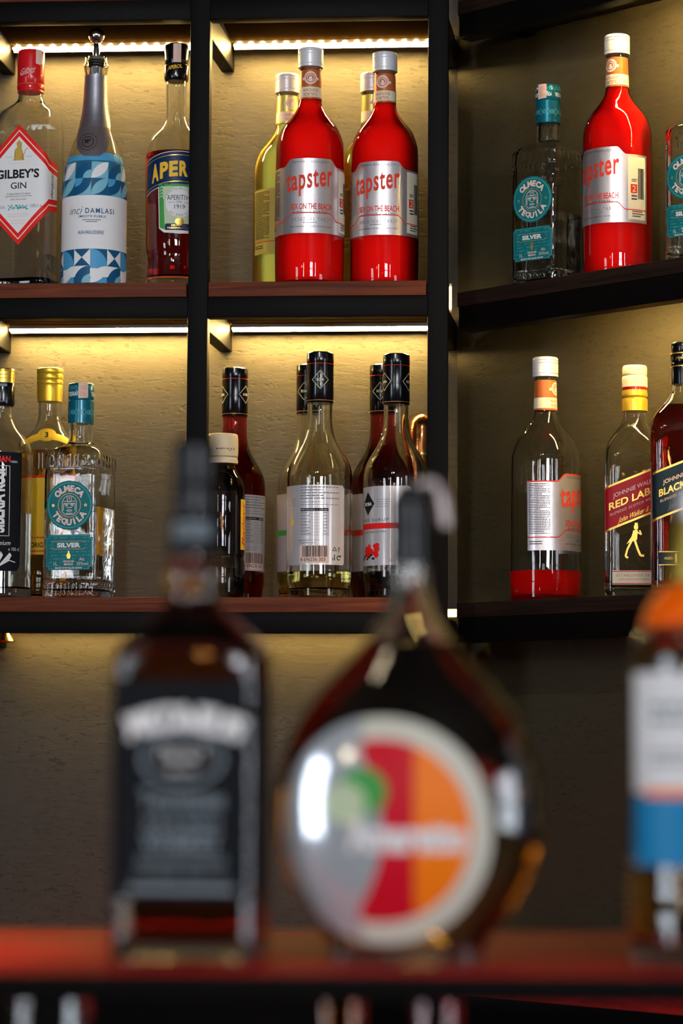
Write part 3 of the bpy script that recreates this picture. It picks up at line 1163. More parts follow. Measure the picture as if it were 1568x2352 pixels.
def tapster(px, ytop, rack, shelf, w, yaw, label, juice, group, full=True, level=None, labelmat='silver', inkmat='redorange', s=None):
    B = Bottle('cocktail_bottle', label, px, ytop, rack, shelf, w, radians(yaw), group)
    s = B.H / 0.3155 / (B.kz / 0.00059) if s is None else s
    # scale of heights against the reference bottle of 529 px
    s = (B.yb - ytop) / 545.0
    rs = 1.0
    D = lambda v: ytop + v * s
    prof = neck_profile_tapster(ytop, s)
    prof[-4] = (D(538), 78); prof[-3] = (D(541), 77); prof[-2] = (B.yb, 73); prof[-1] = (B.yb, 73)
    prof = [(a, b * s) for a, b in prof]
    if full:
        B.glass(prof, M['glass_thin'], 0.002, 0.004, solid=True)
        B.thick, B.floor = 0.0012, 0.003
        B.liquid(D(120), juice, over=0)
    else:
        B.glass(prof, M['glass'], 0.0026, 0.008)
        B.liquid(level, juice, over=0.0004)
    cap = screw_cap(B, D(0), D(44), 29 * s, M['whitecap'])
    # neck label
    k = B.kr * s
    d = Decal(k, 0, B.Z(D(82)))
    full_c = 2 * pi * 26
    d.rect(-full_c / 2, -38, full_c / 2, 30, 'brown' if inkmat == 'redorange' else 'goldfoil_label', 0)
    d.rect(-full_c / 2, -34, full_c / 2, -10, 'cream', 1)
    for cx in (0,):
        d.ring(cx, 11, 11, 15, 'pinkink', 1)
        d.ring(cx, 11, 7, 9, 'pinkink', 1)
        d.disc(cx, 9, 4, 'pinkink', 1, rz=6)
        d.rect(cx - 20, 6, cx - 12, 12, 'pinkink', 1)
        d.rect(cx + 12, 6, cx + 20, 12, 'pinkink', 1)
        d.text('ALKOLSÜZ', cx, -17, 8, 'brown', 2, w=36, bold=0.02)
        d.text('KOKTEYL', cx, -28, 8, 'brown', 2, w=32, bold=0.02)
    d.build('neck_label', B.root, B.mapf(), 0.002)
    # body label; z = 0 at the middle of the wordmark
    d = Decal(k, 0, B.Z(D(325)))
    z0, z1, zl = -112, 60, 43

    def topz(x):
        ax = abs(x - 2)
        t = min(max((ax - 46) / 22, 0), 1)
        return z1 + (zl - z1) * (t * t * (3 - 2 * t))
    xs = [-134 + i * 259 / 60 for i in range(61)]
    for a, b in zip(xs[:-1], xs[1:]):
        d.poly([(a, z0), (b, z0), (b, topz(b)), (a, topz(a))], labelmat, 0)
        d.poly([(a, topz(a) - 127), (b, topz(b) - 127), (b, topz(b) - 124.6), (a, topz(a) - 124.6)], inkmat, 1)
        if not full:
            d.poly([(a, topz(a) - 3), (b, topz(b) - 3), (b, topz(b)), (a, topz(a))], inkmat, 1)
    o = d.build('label', B.root, B.mapf(), 0.004)
    e = Decal(k, 0, B.Z(D(325)))
    e.text('UZMAN MİKSOLOJİST', 2, 52, 8, 'black', 1, w=86, spacing=1.4)
    if inkmat == 'redorange':
        e.text('tapster', -2, 4, 58, inkmat, 1, w=112, bold=0.02, slope=0.14, spacing=1.12)
        e.text('SEX ON THE BEACH', 3, -51, 14, inkmat, 1, w=98, bold=0.02)
    else:
        e.text('tapster', -2, 4, 58, inkmat, 1, w=112, bold=0.02, slope=0.14, spacing=1.12)
        e.text('PINA COLADA', 3, -51, 14, inkmat, 1, w=70, bold=0.02)
    e.text('ALKOLSÜZ KOKTEYL', 2, -63, 6.5, 'black', 1, w=86, spacing=1.3)
    e.text('ORİGİNAL TARİF', 2, -79, 10, 'grey', 1, w=92, spacing=1.5)
    e.micro(-16, -90, 16, -86, 1, 'grey')
    e.text('MEYVE AROMALI VE ŞEKERLİ İÇECEK SHAKE', 2, -97, 5, 'black', 1, w=98)
    # ingredients column at the left, barcode column at the right
    e.micro(-130, -76, -82, 38, 30, 'black', seed=11)
    e.micro(-130, -100, -100, -90, 2, 'black', seed=12)
    e.rect(74, -105, 120, 38, 'cream', 1)
    e.barcode(98, -58, 116, 12, 'black', 2, n=14)
    e.rect(80, -45, 96, -25, inkmat, 2)
    e.text('2', 88, -35, 14, 'cream', 3)
    e.micro(82, -20, 96, -12, 2, 'black', 2, seed=4)
    e.micro(82, -62, 96, -48, 2, 'black', 2, seed=5)
    e.micro(84, -100, 116, -84, 3, 'black', 2, seed=6)
    e.build('lettering', o, B.mapf(), 0.0022)
    return B


G_RED = 'red cocktail bottles in the upper middle cell'
G_YEL = 'yellow cocktail bottles behind the red ones'
tapster(660, 173, 'L', Z1, 0.205, 30, 'yellow cocktail bottle with a white cap, behind the left red bottle', M['yellowjuice'], G_YEL, labelmat='goldfoil_label', inkmat='brown')
tapster(855, 171, 'L', Z1, 0.195, 30, 'yellow cocktail bottle with a white cap, mostly hidden between the two red bottles', M['yellowjuice'], G_YEL, labelmat='goldfoil_label', inkmat='brown')
tapster(713.5, 113, 'L', Z1, 0.052, 1, 'full red cocktail bottle with silver label, left one in the middle cell', M['redjuice'], G_RED)
tapster(884, 123, 'L', Z1, 0.066, -14, 'full red cocktail bottle with silver label, right one in the middle cell', M['redjuice'], G_RED)
tapster(1416.5, 83, 'R', ZS[1], 0.062, -42, 'full red cocktail bottle on the angled shelf between two tequila bottles', M['redjuice'], None)
tapster(1252, 822, 'R', ZS[0], 0.055, 63, 'nearly empty cocktail bottle with a little red drink at the bottom', M['redjuice'], None, full=False, level=1314)


# ---- tequila
def tequila(px, ytop, rack, shelf, w, yaw, label, level, dec=True):
    B = Bottle('tequila_bottle', label, px, ytop, rack, shelf, w, radians(yaw), 'silver tequila bottles with teal labels')
    s = (B.yb - ytop) / 494.0
    D = lambda v: ytop + v * s
    a = 69 * s
    c = B.kz
    zr0, zr1 = B.Z(D(196)), B.Z(D(168))
    zb0, zb1 = 0.004, B.Z(D(458))

    def flute(z, t):
        f = 1.0
        for lo, hi in ((zr0, zr1), (zb0, zb1)):
            if lo < z < hi:
                e = min((z - lo), (hi - z)) / 0.003
                f -= 0.035 * min(1, e) * (0.5 + 0.5 * cos(2 * pi * t * 24)) ** 0.6
        return f
    pts = [(D(8), 20, 20, 2), (D(8), 20, 20, 2), (D(92), 26, 26, 2), (D(128), 27, 27, 2.1), (D(138), 30, 30, 2.3), (D(146), 46, 46, 3.2),
           (D(154), 60, 60, 4.5), (D(164), 67, 67, 6), (D(171), 69, 69, 7), (D(196), 69, 69, 7), (D(199), 67.5, 67.5, 7), (D(210), 68, 68, 7)]
    for v in range(240, 450, 30):
        pts.append((D(v), 68, 68, 7))
    pts += [(D(455), 68, 68, 7), (D(460), 70, 70, 7), (D(478), 70, 70, 7), (B.yb - 4, 69, 69, 7), (B.yb, 64, 64, 6), (B.yb, 64, 64, 6)]
    pts = [(p[0], p[1] * s, p[2] * s, p[3]) for p in pts]
    B.glass(pts, M['glass_ribs'], 0.0045, 0.012, seg=144, flute=flute, sub=3)
    B.liquid(level, M['tequila'], over=0.0004)
    # cap: printed collar on a taller sleeve
    cap = B.part('cap', [(D(0), 27 * s), (D(0), 27 * s), (D(2), 29 * s), (D(37), 29.3 * s), (D(37), 29.3 * s), (D(38.5), 28.2 * s), (D(38.5), 28.2 * s),
                         (D(40), 29.8 * s), (D(40), 29.8 * s), (D(92), 30 * s), (D(92), 30 * s)], M['tealcap'], sub=2)
    k = B.kr * s
    capmap = B.mapf([(D(0), 29.5 * s), (D(92), 30.2 * s)])
    d = Decal(k, 0, B.Z(D(46)))
    full_c = pi * 29.5
    n = 2
    for j in range(3):
        cx = -full_c + (j + 0.5) * full_c * 2 / 3
        d.text('TEQUILA OLMECA', cx, 20, 11, 'whiteink', 1, w=full_c * 2 / 3 - 8, bold=0.03)
    zz = []
    for j in range(37):
        x = -full_c + j * 2 * full_c / 36
        zz += [(x, 33 if j % 2 else 38), (x, 38 if j % 2 else 33)]
    d.line(zz, 1.1, 'teal_l', 1)
    for j in range(10):
        cx = -full_c + (j + 0.5) * 2 * full_c / 10
        d.ring(cx, -22, 4, 5.4, 'teal_l', 1, n=10)
        d.ring(cx, -22, 1.5, 2.6, 'teal_l', 1, n=8)
        d.line([(cx + 9, -30), (cx + 13, -22), (cx + 9, -14), (cx + 5, -22), (cx + 9, -30)], 0.9, 'teal_l', 1)
    d.build('cap_print', cap, capmap, 0.0025)
    st = Decal(k, 0, B.Z(D(20)))
    x0 = 4 if yaw > -30 else -8
    st.poly([(x0, -17), (x0 + 22, -15), (x0 + 22, 19.5), (x0, 19.5)], 'stamp', 2)
    st.micro(x0 + 3, -12, x0 + 19, 14, 7, 'brown', 3, fill=0.25, seed=8)
    st.build('tax_stamp', cap, capmap, 0.002)
    if dec:
        mp = B.mapf()
        oz = D(284)
        d = Decal(k, 0, B.Z(oz))
        pts = [(56 * (1 + 0.012 * (-1) ** j) * cos(2 * pi * j / 48), 56 * (1 + 0.012 * (-1) ** j) * sin(2 * pi * j / 48)) for j in range(48)]
        d.poly(pts, 'teal', 0)
        d.ring(0, 0, 50.3, 51.8, 'teal_l', 1, n=48)
        d.ring(0, 0, 26.2, 27.6, 'copperink', 1, n=36)
        d.ring(-39, 0, 1.6, 3.2, 'gold', 1, n=10)
        d.ring(39, 0, 1.6, 3.2, 'gold', 1, n=10)
        d.arc_text('OLMECA', 0, 0, 38.5, 15, 'pinkink', 2, span=1.62, top=True, bold=0.055)
        d.arc_text('TEQUILA', 0, 0, 38.5, 15, 'pinkink', 2, span=1.95, top=False, bold=0.055)
        # carved stone head with helmet
        W = 1.3
        d.line([(-17, -14), (-17, 8), (-14, 15), (-8, 20), (0, 22), (8, 20), (14, 15), (17, 8), (17, -14), (10, -21), (-10, -21), (-17, -14)], W, 'pinkink', 2)
        d.line([(-14, -12), (-14, 4), (14, 4), (14, -12)], W, 'pinkink', 2)
        d.line([(-14.5, 9), (14.5, 9)], W, 'pinkink', 2)
        d.line([(-6, 20), (-4, 8), (4, 8), (6, 20)], W, 'pinkink', 2)
        d.line([(-2, 20), (0, 13), (2, 20)], W * 0.8, 'pinkink', 2)
        for sx in (-1, 1):
            d.ring(sx * 7, 0, 1.4, 3.0, 'pinkink', 2, n=10)
            d.line([(sx * 12, 2), (sx * 7, 4.2), (sx * 2, 1.5)], W, 'pinkink', 2)
        d.line([(-6, -6), (-3, -4.5), (0, -6.5), (3, -4.5), (6, -6)], W, 'pinkink', 2)
        d.line([(-7, -12), (0, -10), (7, -12), (0, -14.5), (-7, -12)], W, 'pinkink', 2)
        d.line([(-8, -18.5), (8, -18.5)], W, 'pinkink', 2)
        d.build('medallion_label', B.root, mp, 0.004)
        # lower rectangular label
        d = Decal(k, 0, B.Z(D(390)))
        w_, h_ = 56, 40
        out = [(-w_ + 6, -h_), (w_ - 6, -h_), (w_ - 6, -h_ + 6), (w_, -h_ + 6), (w_, h_ - 6), (w_ - 6, h_ - 6), (w_ - 6, h_), (-w_ + 6, h_), (-w_ + 6, h_ - 6), (-w_, h_ - 6), (-w_, -h_ + 6), (-w_ + 6, -h_ + 6)]
        d.poly(out, 'teal', 0)
        d.line([(x * 0.955, z * 0.94) for x, z in out + out[:1]], 0.9, 'teal_l', 1)
        rnd = random.Random(5)
        for r_ in range(9):
            for q in range(24):
                x = -47 + q * 4.1
                z = 33 - r_ * 8
                if abs(x) < 38 and 6 < z < 26:
                    continue
                if rnd.random() < 0.75:
                    kind = rnd.random()
                    if kind < 0.4:
                        d.line([(x - 1.4, z - 2), (x + 1.4, z + 2)], 0.8, 'teal_l', 1)
                    elif kind < 0.7:
                        d.ring(x, z, 0.9, 1.7, 'teal_l', 1, n=6)
                    else:
                        d.rect(x - 1.4, z - 0.4, x + 1.4, z + 0.4, 'teal_l', 1)
        d.rect(-38, 7, 38, 25, 'teal', 2)
        d.line([(-40, 21), (-36, 25), (36, 25), (40, 21)], 0.9, 'copperink', 3)
        d.line([(-40, 11), (-36, 7), (36, 7), (40, 11)], 0.9, 'copperink', 3)
        d.text('SILVER', 0, 16, 11, 'whiteink', 3, w=56, bold=0.045)
        for j in range(5):
            d.disc(0, -4 - j * 2.2, 2 + 1.6 * sin(pi * (j + 1) / 6) * 2, 'gold', 3 + j % 2, rz=2.4, n=10)
        d.disc(0, 0, 1.6, 'gold', 3, rz=3.5, n=8)
        d.rect(-16, -32, 16, -17, 'teal', 2)
        d.text('HECHO EN', 0, -21, 4.6, 'pinkink', 3, w=26, bold=0.03)
        d.text('MEXICO', 0, -27.5, 4.6, 'pinkink', 3, w=22, bold=0.03)
        d.rect(-40, -31, -22, -20, 'teal', 2)
        d.text('1L', -31, -26, 8, 'pinkink', 3)
        d.rect(18, -31, 48, -12, 'teal', 2)
        d.text('Alc', 32, -16, 7, 'pinkink', 3)
        d.text('35%vol', 33, -26, 7, 'pinkink', 3, w=27)
        d.rect(-36, -38.5, 36, -33, 'teal', 2)
        d.text('MADE WITH BLUE AGAVE', 0, -35.8, 4, 'whiteink', 3, w=64, bold=0.02)
        d.build('name_label', B.root, mp, 0.004)
        # pressed ornament on the side face
        d = Decal(k, 0, B.Z(D(330)))
        sx = 138
        for z in (-90, -60, -28, 30, 62, 94):
            d.ring(sx, z, 8, 11, 'g', 0, n=16)
            d.ring(sx, z, 16, 19, 'g', 0, n=6)
        for j in range(12):
            a_ = j * pi / 6
            d.line([(sx + 22 * cos(a_), 22 * sin(a_)), (sx + 42 * cos(a_), 50 * sin(a_))], 2.6, 'g', 0)
        M['g'] = M['glass_ribs']
    return B


# thickened pressed ornament replaced by glass relief only on visible bottles
B = tequila(187, 882, 'L', Z2, 0.070, -15, 'silver tequila bottle with teal round label, in the lower left cell', 1170)
B = tequila(1258, 198, 'R', ZS[1], 0.078, -38, 'silver tequila bottle left of the red bottle on the angled shelf', 498)
B = tequila(1606, 150, 'R', ZS[1], 0.070, -38, 'silver tequila bottle cut off by the right edge of the photo', 480)

# ---- gin
B = Bottle('gin_bottle', 'clear gin bottle with red cap and white diamond label edged in red', 72, 118, 'L', Z1, 0.062, radians(-15))
pts = [(126, 20, 20, 2), (126, 20, 20, 2), (215, 28, 28, 2), (228, 29, 29, 2), (238, 33, 33, 2.2), (250, 46, 46, 2.6), (262, 58, 58, 3.4), (276, 64, 64, 4.6),
       (292, 66, 66, 6), (340, 66, 66, 6.5), (440, 66, 66, 6.5), (560, 66, 66, 6.5), (640, 66, 66, 6.5), (B.yb - 3, 65, 65, 6), (B.yb, 60, 60, 5), (B.yb, 60, 60, 5)]
B.glass(pts, M['glass'], 0.0028, 0.010, seg=96)
cap = B.part('cap', [(118, 28), (118, 28), (120, 30), (196, 31), (196, 31), (198, 30), (200, 31.5), (207, 31.5), (207, 31.5), (209, 30), (215, 30.5), (215, 30.5)], M['redcap'])
cm = B.mapf([(118, 30.2), (205, 31.6)])
d = Decal(B.kr, 0, B.Z(172))
d.text('Gilbey', 4, 2, 17, 'pinkink', 1, w=38, shear=0.5, slope=0.25, bold=-0.004)
d.line([(-14, -8), (20, 0)], 0.9, 'pinkink', 1)
d.line([(-80, -27), (80, -27)], 1.0, 'copperink', 1)
d.build('cap_print', cap, cm, 0.002)
st = Decal(B.kr, 0, B.Z(135))
st.poly([(22, -18), (34, -20), (40, -14), (38, 17), (22, 16)], 'stamp', 1)
st.build('tax_stamp', cap, cm, 0.002)
mp = B.mapf()
d = B.decal(438)
hexo = [(0, 139), (74, 60), (125, 54), (125, -54), (74, -60), (0, -139), (-74, -60), (-125, -54), (-125, 54), (-74, 60)]


def shrink(h, a, b):
    return [(x - (a if x > 0 else -a if x < 0 else 0) * (0.3 if abs(x) < 100 else 1), z - (b if z > 0 else -b)) for x, z in h]


d.poly(hexo, 'red', 0)
d.poly(shrink(hexo, 1, 12), 'cream', 1)
d.poly(shrink(hexo, 1.4, 15.5), 'red', 2)
d.poly(shrink(hexo, 2.5, 27), 'paper', 3)
lab = d.build('label', B.root, mp, 0.003)
d = B.decal(438)
d.text('GILBEY’S', -3, 25, 21, 'black', 4, w=104, bold=0.035)
d.text('GIN', 0, -2, 15, 'black', 4, w=38, bold=0.01)
d.text('A delicate blend of 12 natural', 0, -21, 4.5, 'black', 4, w=58, shear=0.3)
d.text('ingredients giving a smooth taste', 0, -27, 4.5, 'black', 4, w=64, shear=0.3)
d.text('with a hint of citrus', 0, -33.5, 4, 'black', 4, w=38, shear=0.3)
d.text('100cl e', 42, -50, 8, 'grey', 4, w=26)
d.text('37,5%', -44, -52, 7, 'grey', 4, w=24)
d.micro(-26, -76, 26, -66, 2, 'pinkink', 4, fill=0.35)
d.micro(-18, -92, 18, -80, 2, 'pinkink', 4, fill=0.35)
rnd = random.Random(2)
for i in range(30):
    x = -24 + i * 1.6
    d.disc(x, -52 + rnd.uniform(-5, 4), rnd.uniform(1, 2.6), 'teal_l', 4, rz=rnd.uniform(1, 3), n=7)
# gold castle-and-beast emblem
d.poly([(-12, 58), (12, 58), (10, 61), (7, 62), (9, 78), (6, 82), (3, 84), (4, 92), (7, 97), (3, 100), (0, 104), (-4, 100), (-7, 96), (-5, 92), (-4, 86), (-10, 82), (-8, 64), (-10, 61)], 'gold', 4)
d.line([(8, 64), (14, 72), (15, 80), (22, 84)], 2.2, 'gold', 4)
d.rect(-15, 56, 13, 58.5, 'gold', 4)
d.line([(-32, 64), (-14, 64)], 0.6, 'grey', 4)
d.line([(14, 64), (32, 64)], 0.6, 'grey', 4)
d.text('ESTABLISHED 1857', 0, 50, 3, 'pinkink', 4, w=50)
d.text('Gilbey', 92, 0, 18, 'black', 4, w=70, rot=-pi / 2, shear=0.4)
d.line([(82, 38), (96, 22)], 1.2, 'red', 4)
d.line([(82, -24), (96, -14)], 1.2, 'red', 4)
d.build('lettering', lab, mp, 0.003)

# ---- sparkling wine with stopper
B = Bottle('sparkling_wine_bottle', 'sparkling wine bottle with grey foil neck and blue patterned label', 221, 133, 'L', Z1, 0.058, radians(-2))
pts = [(133, 24), (133, 24), (137, 25), (146, 26), (152, 28), (160, 28), (168, 26), (176, 24.5), (200, 25), (240, 27), (270, 31), (300, 39), (330, 50),
       (360, 60), (390, 67), (430, 72), (470, 74), (560, 74), (630, 74), (B.yb - 3, 73), (B.yb, 68), (B.yb, 68)]
B.glass(pts, M['glass_warm'], 0.003, 0.012)
# foil over the neck
pf = [(176, 22), (176, 22), (178, 24.4), (200, 25.4), (240, 27.4), (270, 31.3), (297, 38.5), (297, 38.5)]
fo = Decal(B.kr, 0, B.Z(300))
mp = B.mapf()
# foil sheet as a wrapped shape, ending in a rounded tongue at the front
def row(y):
    return B.Z(y) - B.Z(300)
n = 40
F = Decal(1.0, 0, 0)
ys = [176 + i * 4 for i in range(50)]
for ya, yb in zip(ys[:-1], ys[1:]):
    if ya > 376:
        break

    def hw(y):
        r = 0
        za = B.Z(y)
        r = B.at(za)[0]
        if y < 250:
            return r * 2.0
        w = (50 - (y - 250) * 0.12) if y < 330 else 40 * math.sqrt(max(0.0, 1 - ((y - 330) / 46.0) ** 2))
        return w * B.kr
    w0, w1 = hw(ya), hw(yb)
    if w1 <= 0 and w0 <= 0:
        continue
    F.poly([(-w1, B.Z(yb)), (w1, B.Z(yb)), (w0, B.Z(ya)), (-w0, B.Z(ya))], 'foil' if ya < 300 else 'foilseal', 0)
F.build('neck_foil', B.root, mp, 0.003, eps=0.0012)
d = B.decal(338)
d.ring(-10, 0, 12, 13.5, 'black', 8)
d.ring(-10, 0, 20, 20.8, 'black', 8)
for a in range(5):
    d.disc(-10 + (a % 3 - 1) * 4.5, 4 - (a // 3) * 5, 2.4, 'black', 8, n=8)
d.build('foil_seal_print', B.root, mp, 0.003, eps=0.0006)
d = B.decal(524)          # z = 0 at the middle of the white field
wz = 63
circ = pi * 74
d.rect(-circ, -126, circ, -60, 'paper', 0)
d.rect(-circ, -62, circ, 62, 'paper', 0)
d.rect(-circ, 62, circ, 150, 'sky', 0)
d.poly([(-circ, 150), (circ, 150), (circ, 162), (30, 164), (14, 156), (-14, 152), (-34, 158), (-circ, 164)], 'sky', 0)
CELL = 39.0


def leaf(x, z, s, m, l, flip=False):
    pts = []
    for i in range(13):
        a = i / 12 * pi / 2
        pts.append((s * (1 - cos(a)), s * sin(a)))
    for i in range(1, 12):
        a = (12 - i) / 12 * pi / 2
        pts.append((s * sin(a), s * (1 - cos(a))))
    if flip:
        pts = [(s - px_, pz_) for px_, pz_ in pts]
    d.poly([(x + px_, z + pz_) for px_, pz_ in pts], m, l)


def quarter(x, z, s, m, l, q=0):
    a0 = q * pi / 2
    cx = x + (s if q in (1, 2) else 0)
    cz = z + (s if q in (2, 3) else 0)
    pts = [(cx, cz)] + [(cx + s * cos(a0 + i * pi / 24), cz + s * sin(a0 + i * pi / 24)) for i in range(13)]
    d.poly(pts, m, l)


def tri(x, z, s, m, l, up=True):
    d.poly([(x, z if up else z + s), (x + s, z if up else z + s), (x + s / 2, z + s / 2)], m, l)


def pattern(zb, rows, bg, lvl0):
    for r_ in range(rows):
        for c_ in range(-6, 6):
            x = c_ * CELL + 1
            z = zb + r_ * CELL
            kind = (c_ * 3 + r_ * 5 + (7 if bg == 'sky' else 0)) % 6
            if kind == 0:
                d.rect(x, z, x + CELL, z + CELL, 'sky' if bg != 'sky' else 'aqua', lvl0)
                leaf(x, z, CELL, 'paper', lvl0 + 1)
            elif kind == 1:
                d.rect(x, z, x + CELL, z + CELL, 'petrol', lvl0)
                leaf(x, z, CELL, 'aqua', lvl0 + 1)
            elif kind == 2:
                tri(x, z, CELL, 'petrol', lvl0 + 1, True)
                tri(x, z, CELL, 'petrol', lvl0 + 1, False)
            elif kind == 3:
                quarter(x, z, CELL, 'petrol', lvl0 + 1, 1)
                quarter(x + CELL / 2, z, CELL / 2, 'aqua', lvl0 + 2, 1)
            elif kind == 4:
                d.rect(x, z, x + CELL, z + CELL, 'aqua', lvl0)
                quarter(x, z, CELL, 'petrol', lvl0 + 1, 3)
                quarter(x, z + CELL / 2, CELL / 2, 'sky', lvl0 + 2, 3)
            else:
                d.rect(x, z, x + CELL, z + CELL, 'petrol' if bg == 'paper' else 'aqua', lvl0)
                quarter(x, z, CELL, 'sky', lvl0 + 1, 0)


pattern(63, 2, 'sky', 1)
pattern(-62 - 2 * CELL + 0.2, 2, 'paper', 1)
lab = d.build('label', B.root, mp, 0.004)
d = B.decal(524)
d.text('inci', -34, 27, 17, 'grey', 5, w=34, shear=0.35, bold=-0.008)
d.text('DAMLASI', 22, 26, 12, 'petrol', 5, w=66, bold=0.01, spacing=1.3)
d.text('SMOOTH BUBBLE', 4, 13, 5.5, 'petrol', 5, w=62, bold=0.01, spacing=1.4)
d.micro(-18, 3, 24, 7, 1, 'grey', 5)
d.micro(-10, -1.5, 16, 2.5, 1, 'grey', 5)
d.text('KAVAKLIDERE', 2, -24, 8, 'petrol', 5, w=58)
d.build('lettering', lab, mp, 0.004)
# stopper in the bottle's mouth
top = B.base + Vector((0, 0, B.Z(133)))
st = thing('bottle_stopper', 'polished chrome ball stopper in the mouth of the sparkling wine bottle', 'bottle stopper', top, 0)
kk = B.kr


def spart(name, prof, mat):
    bm = bmesh.new()
    loft_rings(bm, rings_from(catmull([(z * kk, r * kk, r * kk, 2) for z, r in prof], 4), 32))
    bm_obj(name, bm, M[mat], st, ang=40)


spart('ball', [(34, 0.5), (35.5, 7), (40, 13), (46, 17), (53, 18.4), (60, 17), (66, 12), (70, 6), (71.5, 0.5)], 'chrome')
spart('stem', [(0, 7), (0, 7), (8, 7.5), (24, 7), (34, 5), (37, 4), (37, 4)], 'chrome')
spart('plug', [(-44, 8), (-44, 8), (-42, 14), (-22, 14), (-22, 14), (0, 15), (0, 15), (2, 12), (2, 12)], 'foil')
for z in (-8, -14, -20):
    spart('seal_ring', [(z - 2.2, 14.2), (z - 1.5, 17.5), (z + 1.5, 17.5), (z + 2.2, 14.2)], 'rubber')

# ---- red aperitif
B = Bottle('aperitif_bottle', 'red aperitif bottle with navy banner label and black cap, beside the middle post', 406, 104, 'L', Z1, 0.072, radians(12))
pts = [(112, 18), (112, 18), (188, 23), (198, 24), (262, 24), (286, 28), (300, 38), (314, 52), (328, 62), (344, 67), (365, 69), (440, 68.5), (500, 67.5), (572, 66), (580, 65),
       (590, 62), (620, 62), (640, 64), (B.yb - 2, 65), (B.yb, 60), (B.yb, 60)]
B.glass(pts, M['glass'], 0.0026, 0.016)
B.liquid(358, M['aperitif'], over=0.0004)
cap = B.part('cap', [(104, 25), (104, 25), (106, 27), (150, 27), (150, 27), (152, 26), (154, 27.5), (184, 28), (189, 25), (189, 25)], M['blackcap'])
cm = B.mapf([(104, 27.2), (189, 28.2)])
d = Decal(B.kr, 0, B.Z(160))
d.text('APEROL', -8, 0, 9, 'yellow', 1, w=34, bold=0.02, slope=0.15)
d.build('cap_print', cap, cm, 0.002)
st = Decal(B.kr, 0, B.Z(128))
st.rect(-12, -22, 6, 22, 'stamp', 1)
st.build('tax_stamp', cap, cm, 0.002)
mp = B.mapf()
d = B.decal(450)


def ban(x, z, cz=0):
    return (x, z - 0.0024 * x * x * 1.0)


def banner(d, x0, x1, z0, z1, m, l):
    n = 24
    for i in range(n):
        a, b = x0 + (x1 - x0) * i / n, x0 + (x1 - x0) * (i + 1) / n
        d.poly([ban(a, z0), ban(b, z0), ban(b, z1), ban(a, z1)], m, l)


X = 94
banner(d, -X, X, 12, 90, 'whiteink', 0)
banner(d, -X + 1, X - 1, 13.5, 88.5, 'navy', 1)
banner(d, -X + 3, X - 3, 80, 81.5, 'gold', 2)
banner(d, -X + 3, X - 3, 19, 20.5, 'gold', 2)
d.poly([(-52, 14), (52, 14), (48, -88), (36, -98), (0, -101), (-36, -98), (-48, -88)], 'whiteink', 0)
d.poly([(-50, 14), (50, 14), (46, -87), (34, -91), (-34, -91), (-46, -87)], 'green', 1)
d.poly([(-38, 8), (38, 8), (34, -80), (-34, -80)], 'palegreen', 2)
d.disc(0, -28, 32, 'paper', 3, rz=36)
for sx in (-1, 1):
    for i in range(4):
        d.line([(sx * 47, 4 - i * 7), (sx * 40, 8 - i * 7), (sx * 36, 0 - i * 7)], 1.3, 'whiteink', 3)
d.rect(-32, -93, 32, -78, 'navy', 4)
lab = d.build('label', B.root, mp, 0.003)
d = B.decal(450)
for i, (ch, x, h) in enumerate((('A', -60, 42), ('P', -37, 38), ('E', -15, 36), ('R', 8, 36), ('O', 32, 38), ('L', 58, 42))):
    x2, z2 = ban(x, 49)
    d.text(ch, x2, z2, h, 'yellow', 3, w=20, bold=0.05, slope=-0.0048 * x, shear=0.0)
d.text('APERITIVO', 0, -18, 12, 'black', 4, w=58, slope=0.02)
d.text('DAL', 0, -28, 5, 'black', 4)
d.line([(-28, -30), (-10, -29)], 0.7, 'black', 4)
d.line([(10, -29), (28, -30)], 0.7, 'black', 4)
d.text('1919', 0, -39, 10, 'black', 4, w=24)
d.arc_text('RICETTA ORIGINALE', 0, -30, 33, 4.5, 'grey', 4, span=2.0, bold=0.0)
d.arc_text('DAI BARBIERI', 0, -24, 34, 4, 'grey', 4, span=1.3, top=False, bold=0.0)
d.micro(-24, -67, 24, -59, 2, 'pinkink', 4, fill=0.35)
d.disc(0, -73, 10, 'gold', 4, rz=8)
d.text('DEI FRATELLI', 0, -82, 3.2, 'gold', 5, w=36)
d.text('PADOVA-ITALIA', 0, -88, 4, 'gold', 5, w=54, bold=0.02)
d.build('lettering', lab, mp, 0.003)

# ---- vodka, lower left
B = Bottle('vodka_bottle', 'clear vodka bottle with a tall black label, at the left edge of the lower cell', 8, 848, 'L', Z2, 0.056, radians(2))
pts = [(856, 18), (856, 18), (930, 22), (945, 22), (965, 25), (985, 35), (1002, 50), (1018, 62), (1036, 69), (1060, 71), (1200, 71), (1350, 70), (B.yb - 3, 70), (B.yb, 65), (B.yb, 65)]
B.glass(pts, M['glass_warm'], 0.003, 0.014)
B.liquid(1182, M['tequila'], over=0.0004)
cap = screw_cap(B, 848, 881, 26, M['goldcap'], rings=(0.2, 0.45, 0.7))
B.part('neck_band', [(881, 24), (881, 24), (883, 26.5), (933, 26.5), (935, 25), (935, 25)], M['blackcap'])
d = Decal(B.kr, 0, B.Z(906))
d.poly([(-12, -20), (8, -20), (11, -17), (11, 22), (-12, 22)], 'greyink', 1)
d.text('6', 1, 2, 14, 'black', 2)
d.build('neck_label', B.root, B.mapf([(881, 26.6), (935, 26.6)]), 0.002)
mp = B.mapf()
d = B.decal(1183)
d.poly([(-56, 138), (54, 138), (52, -122), (44, -134), (-44, -134), (-54, -122)], 'darklabel', 0)
lab = d.build('label', B.root, mp, 0.004)
d = B.decal(1183)
d.text('RUSSIAN', -4, 122, 15, 'red', 1, w=58, bold=0.03)
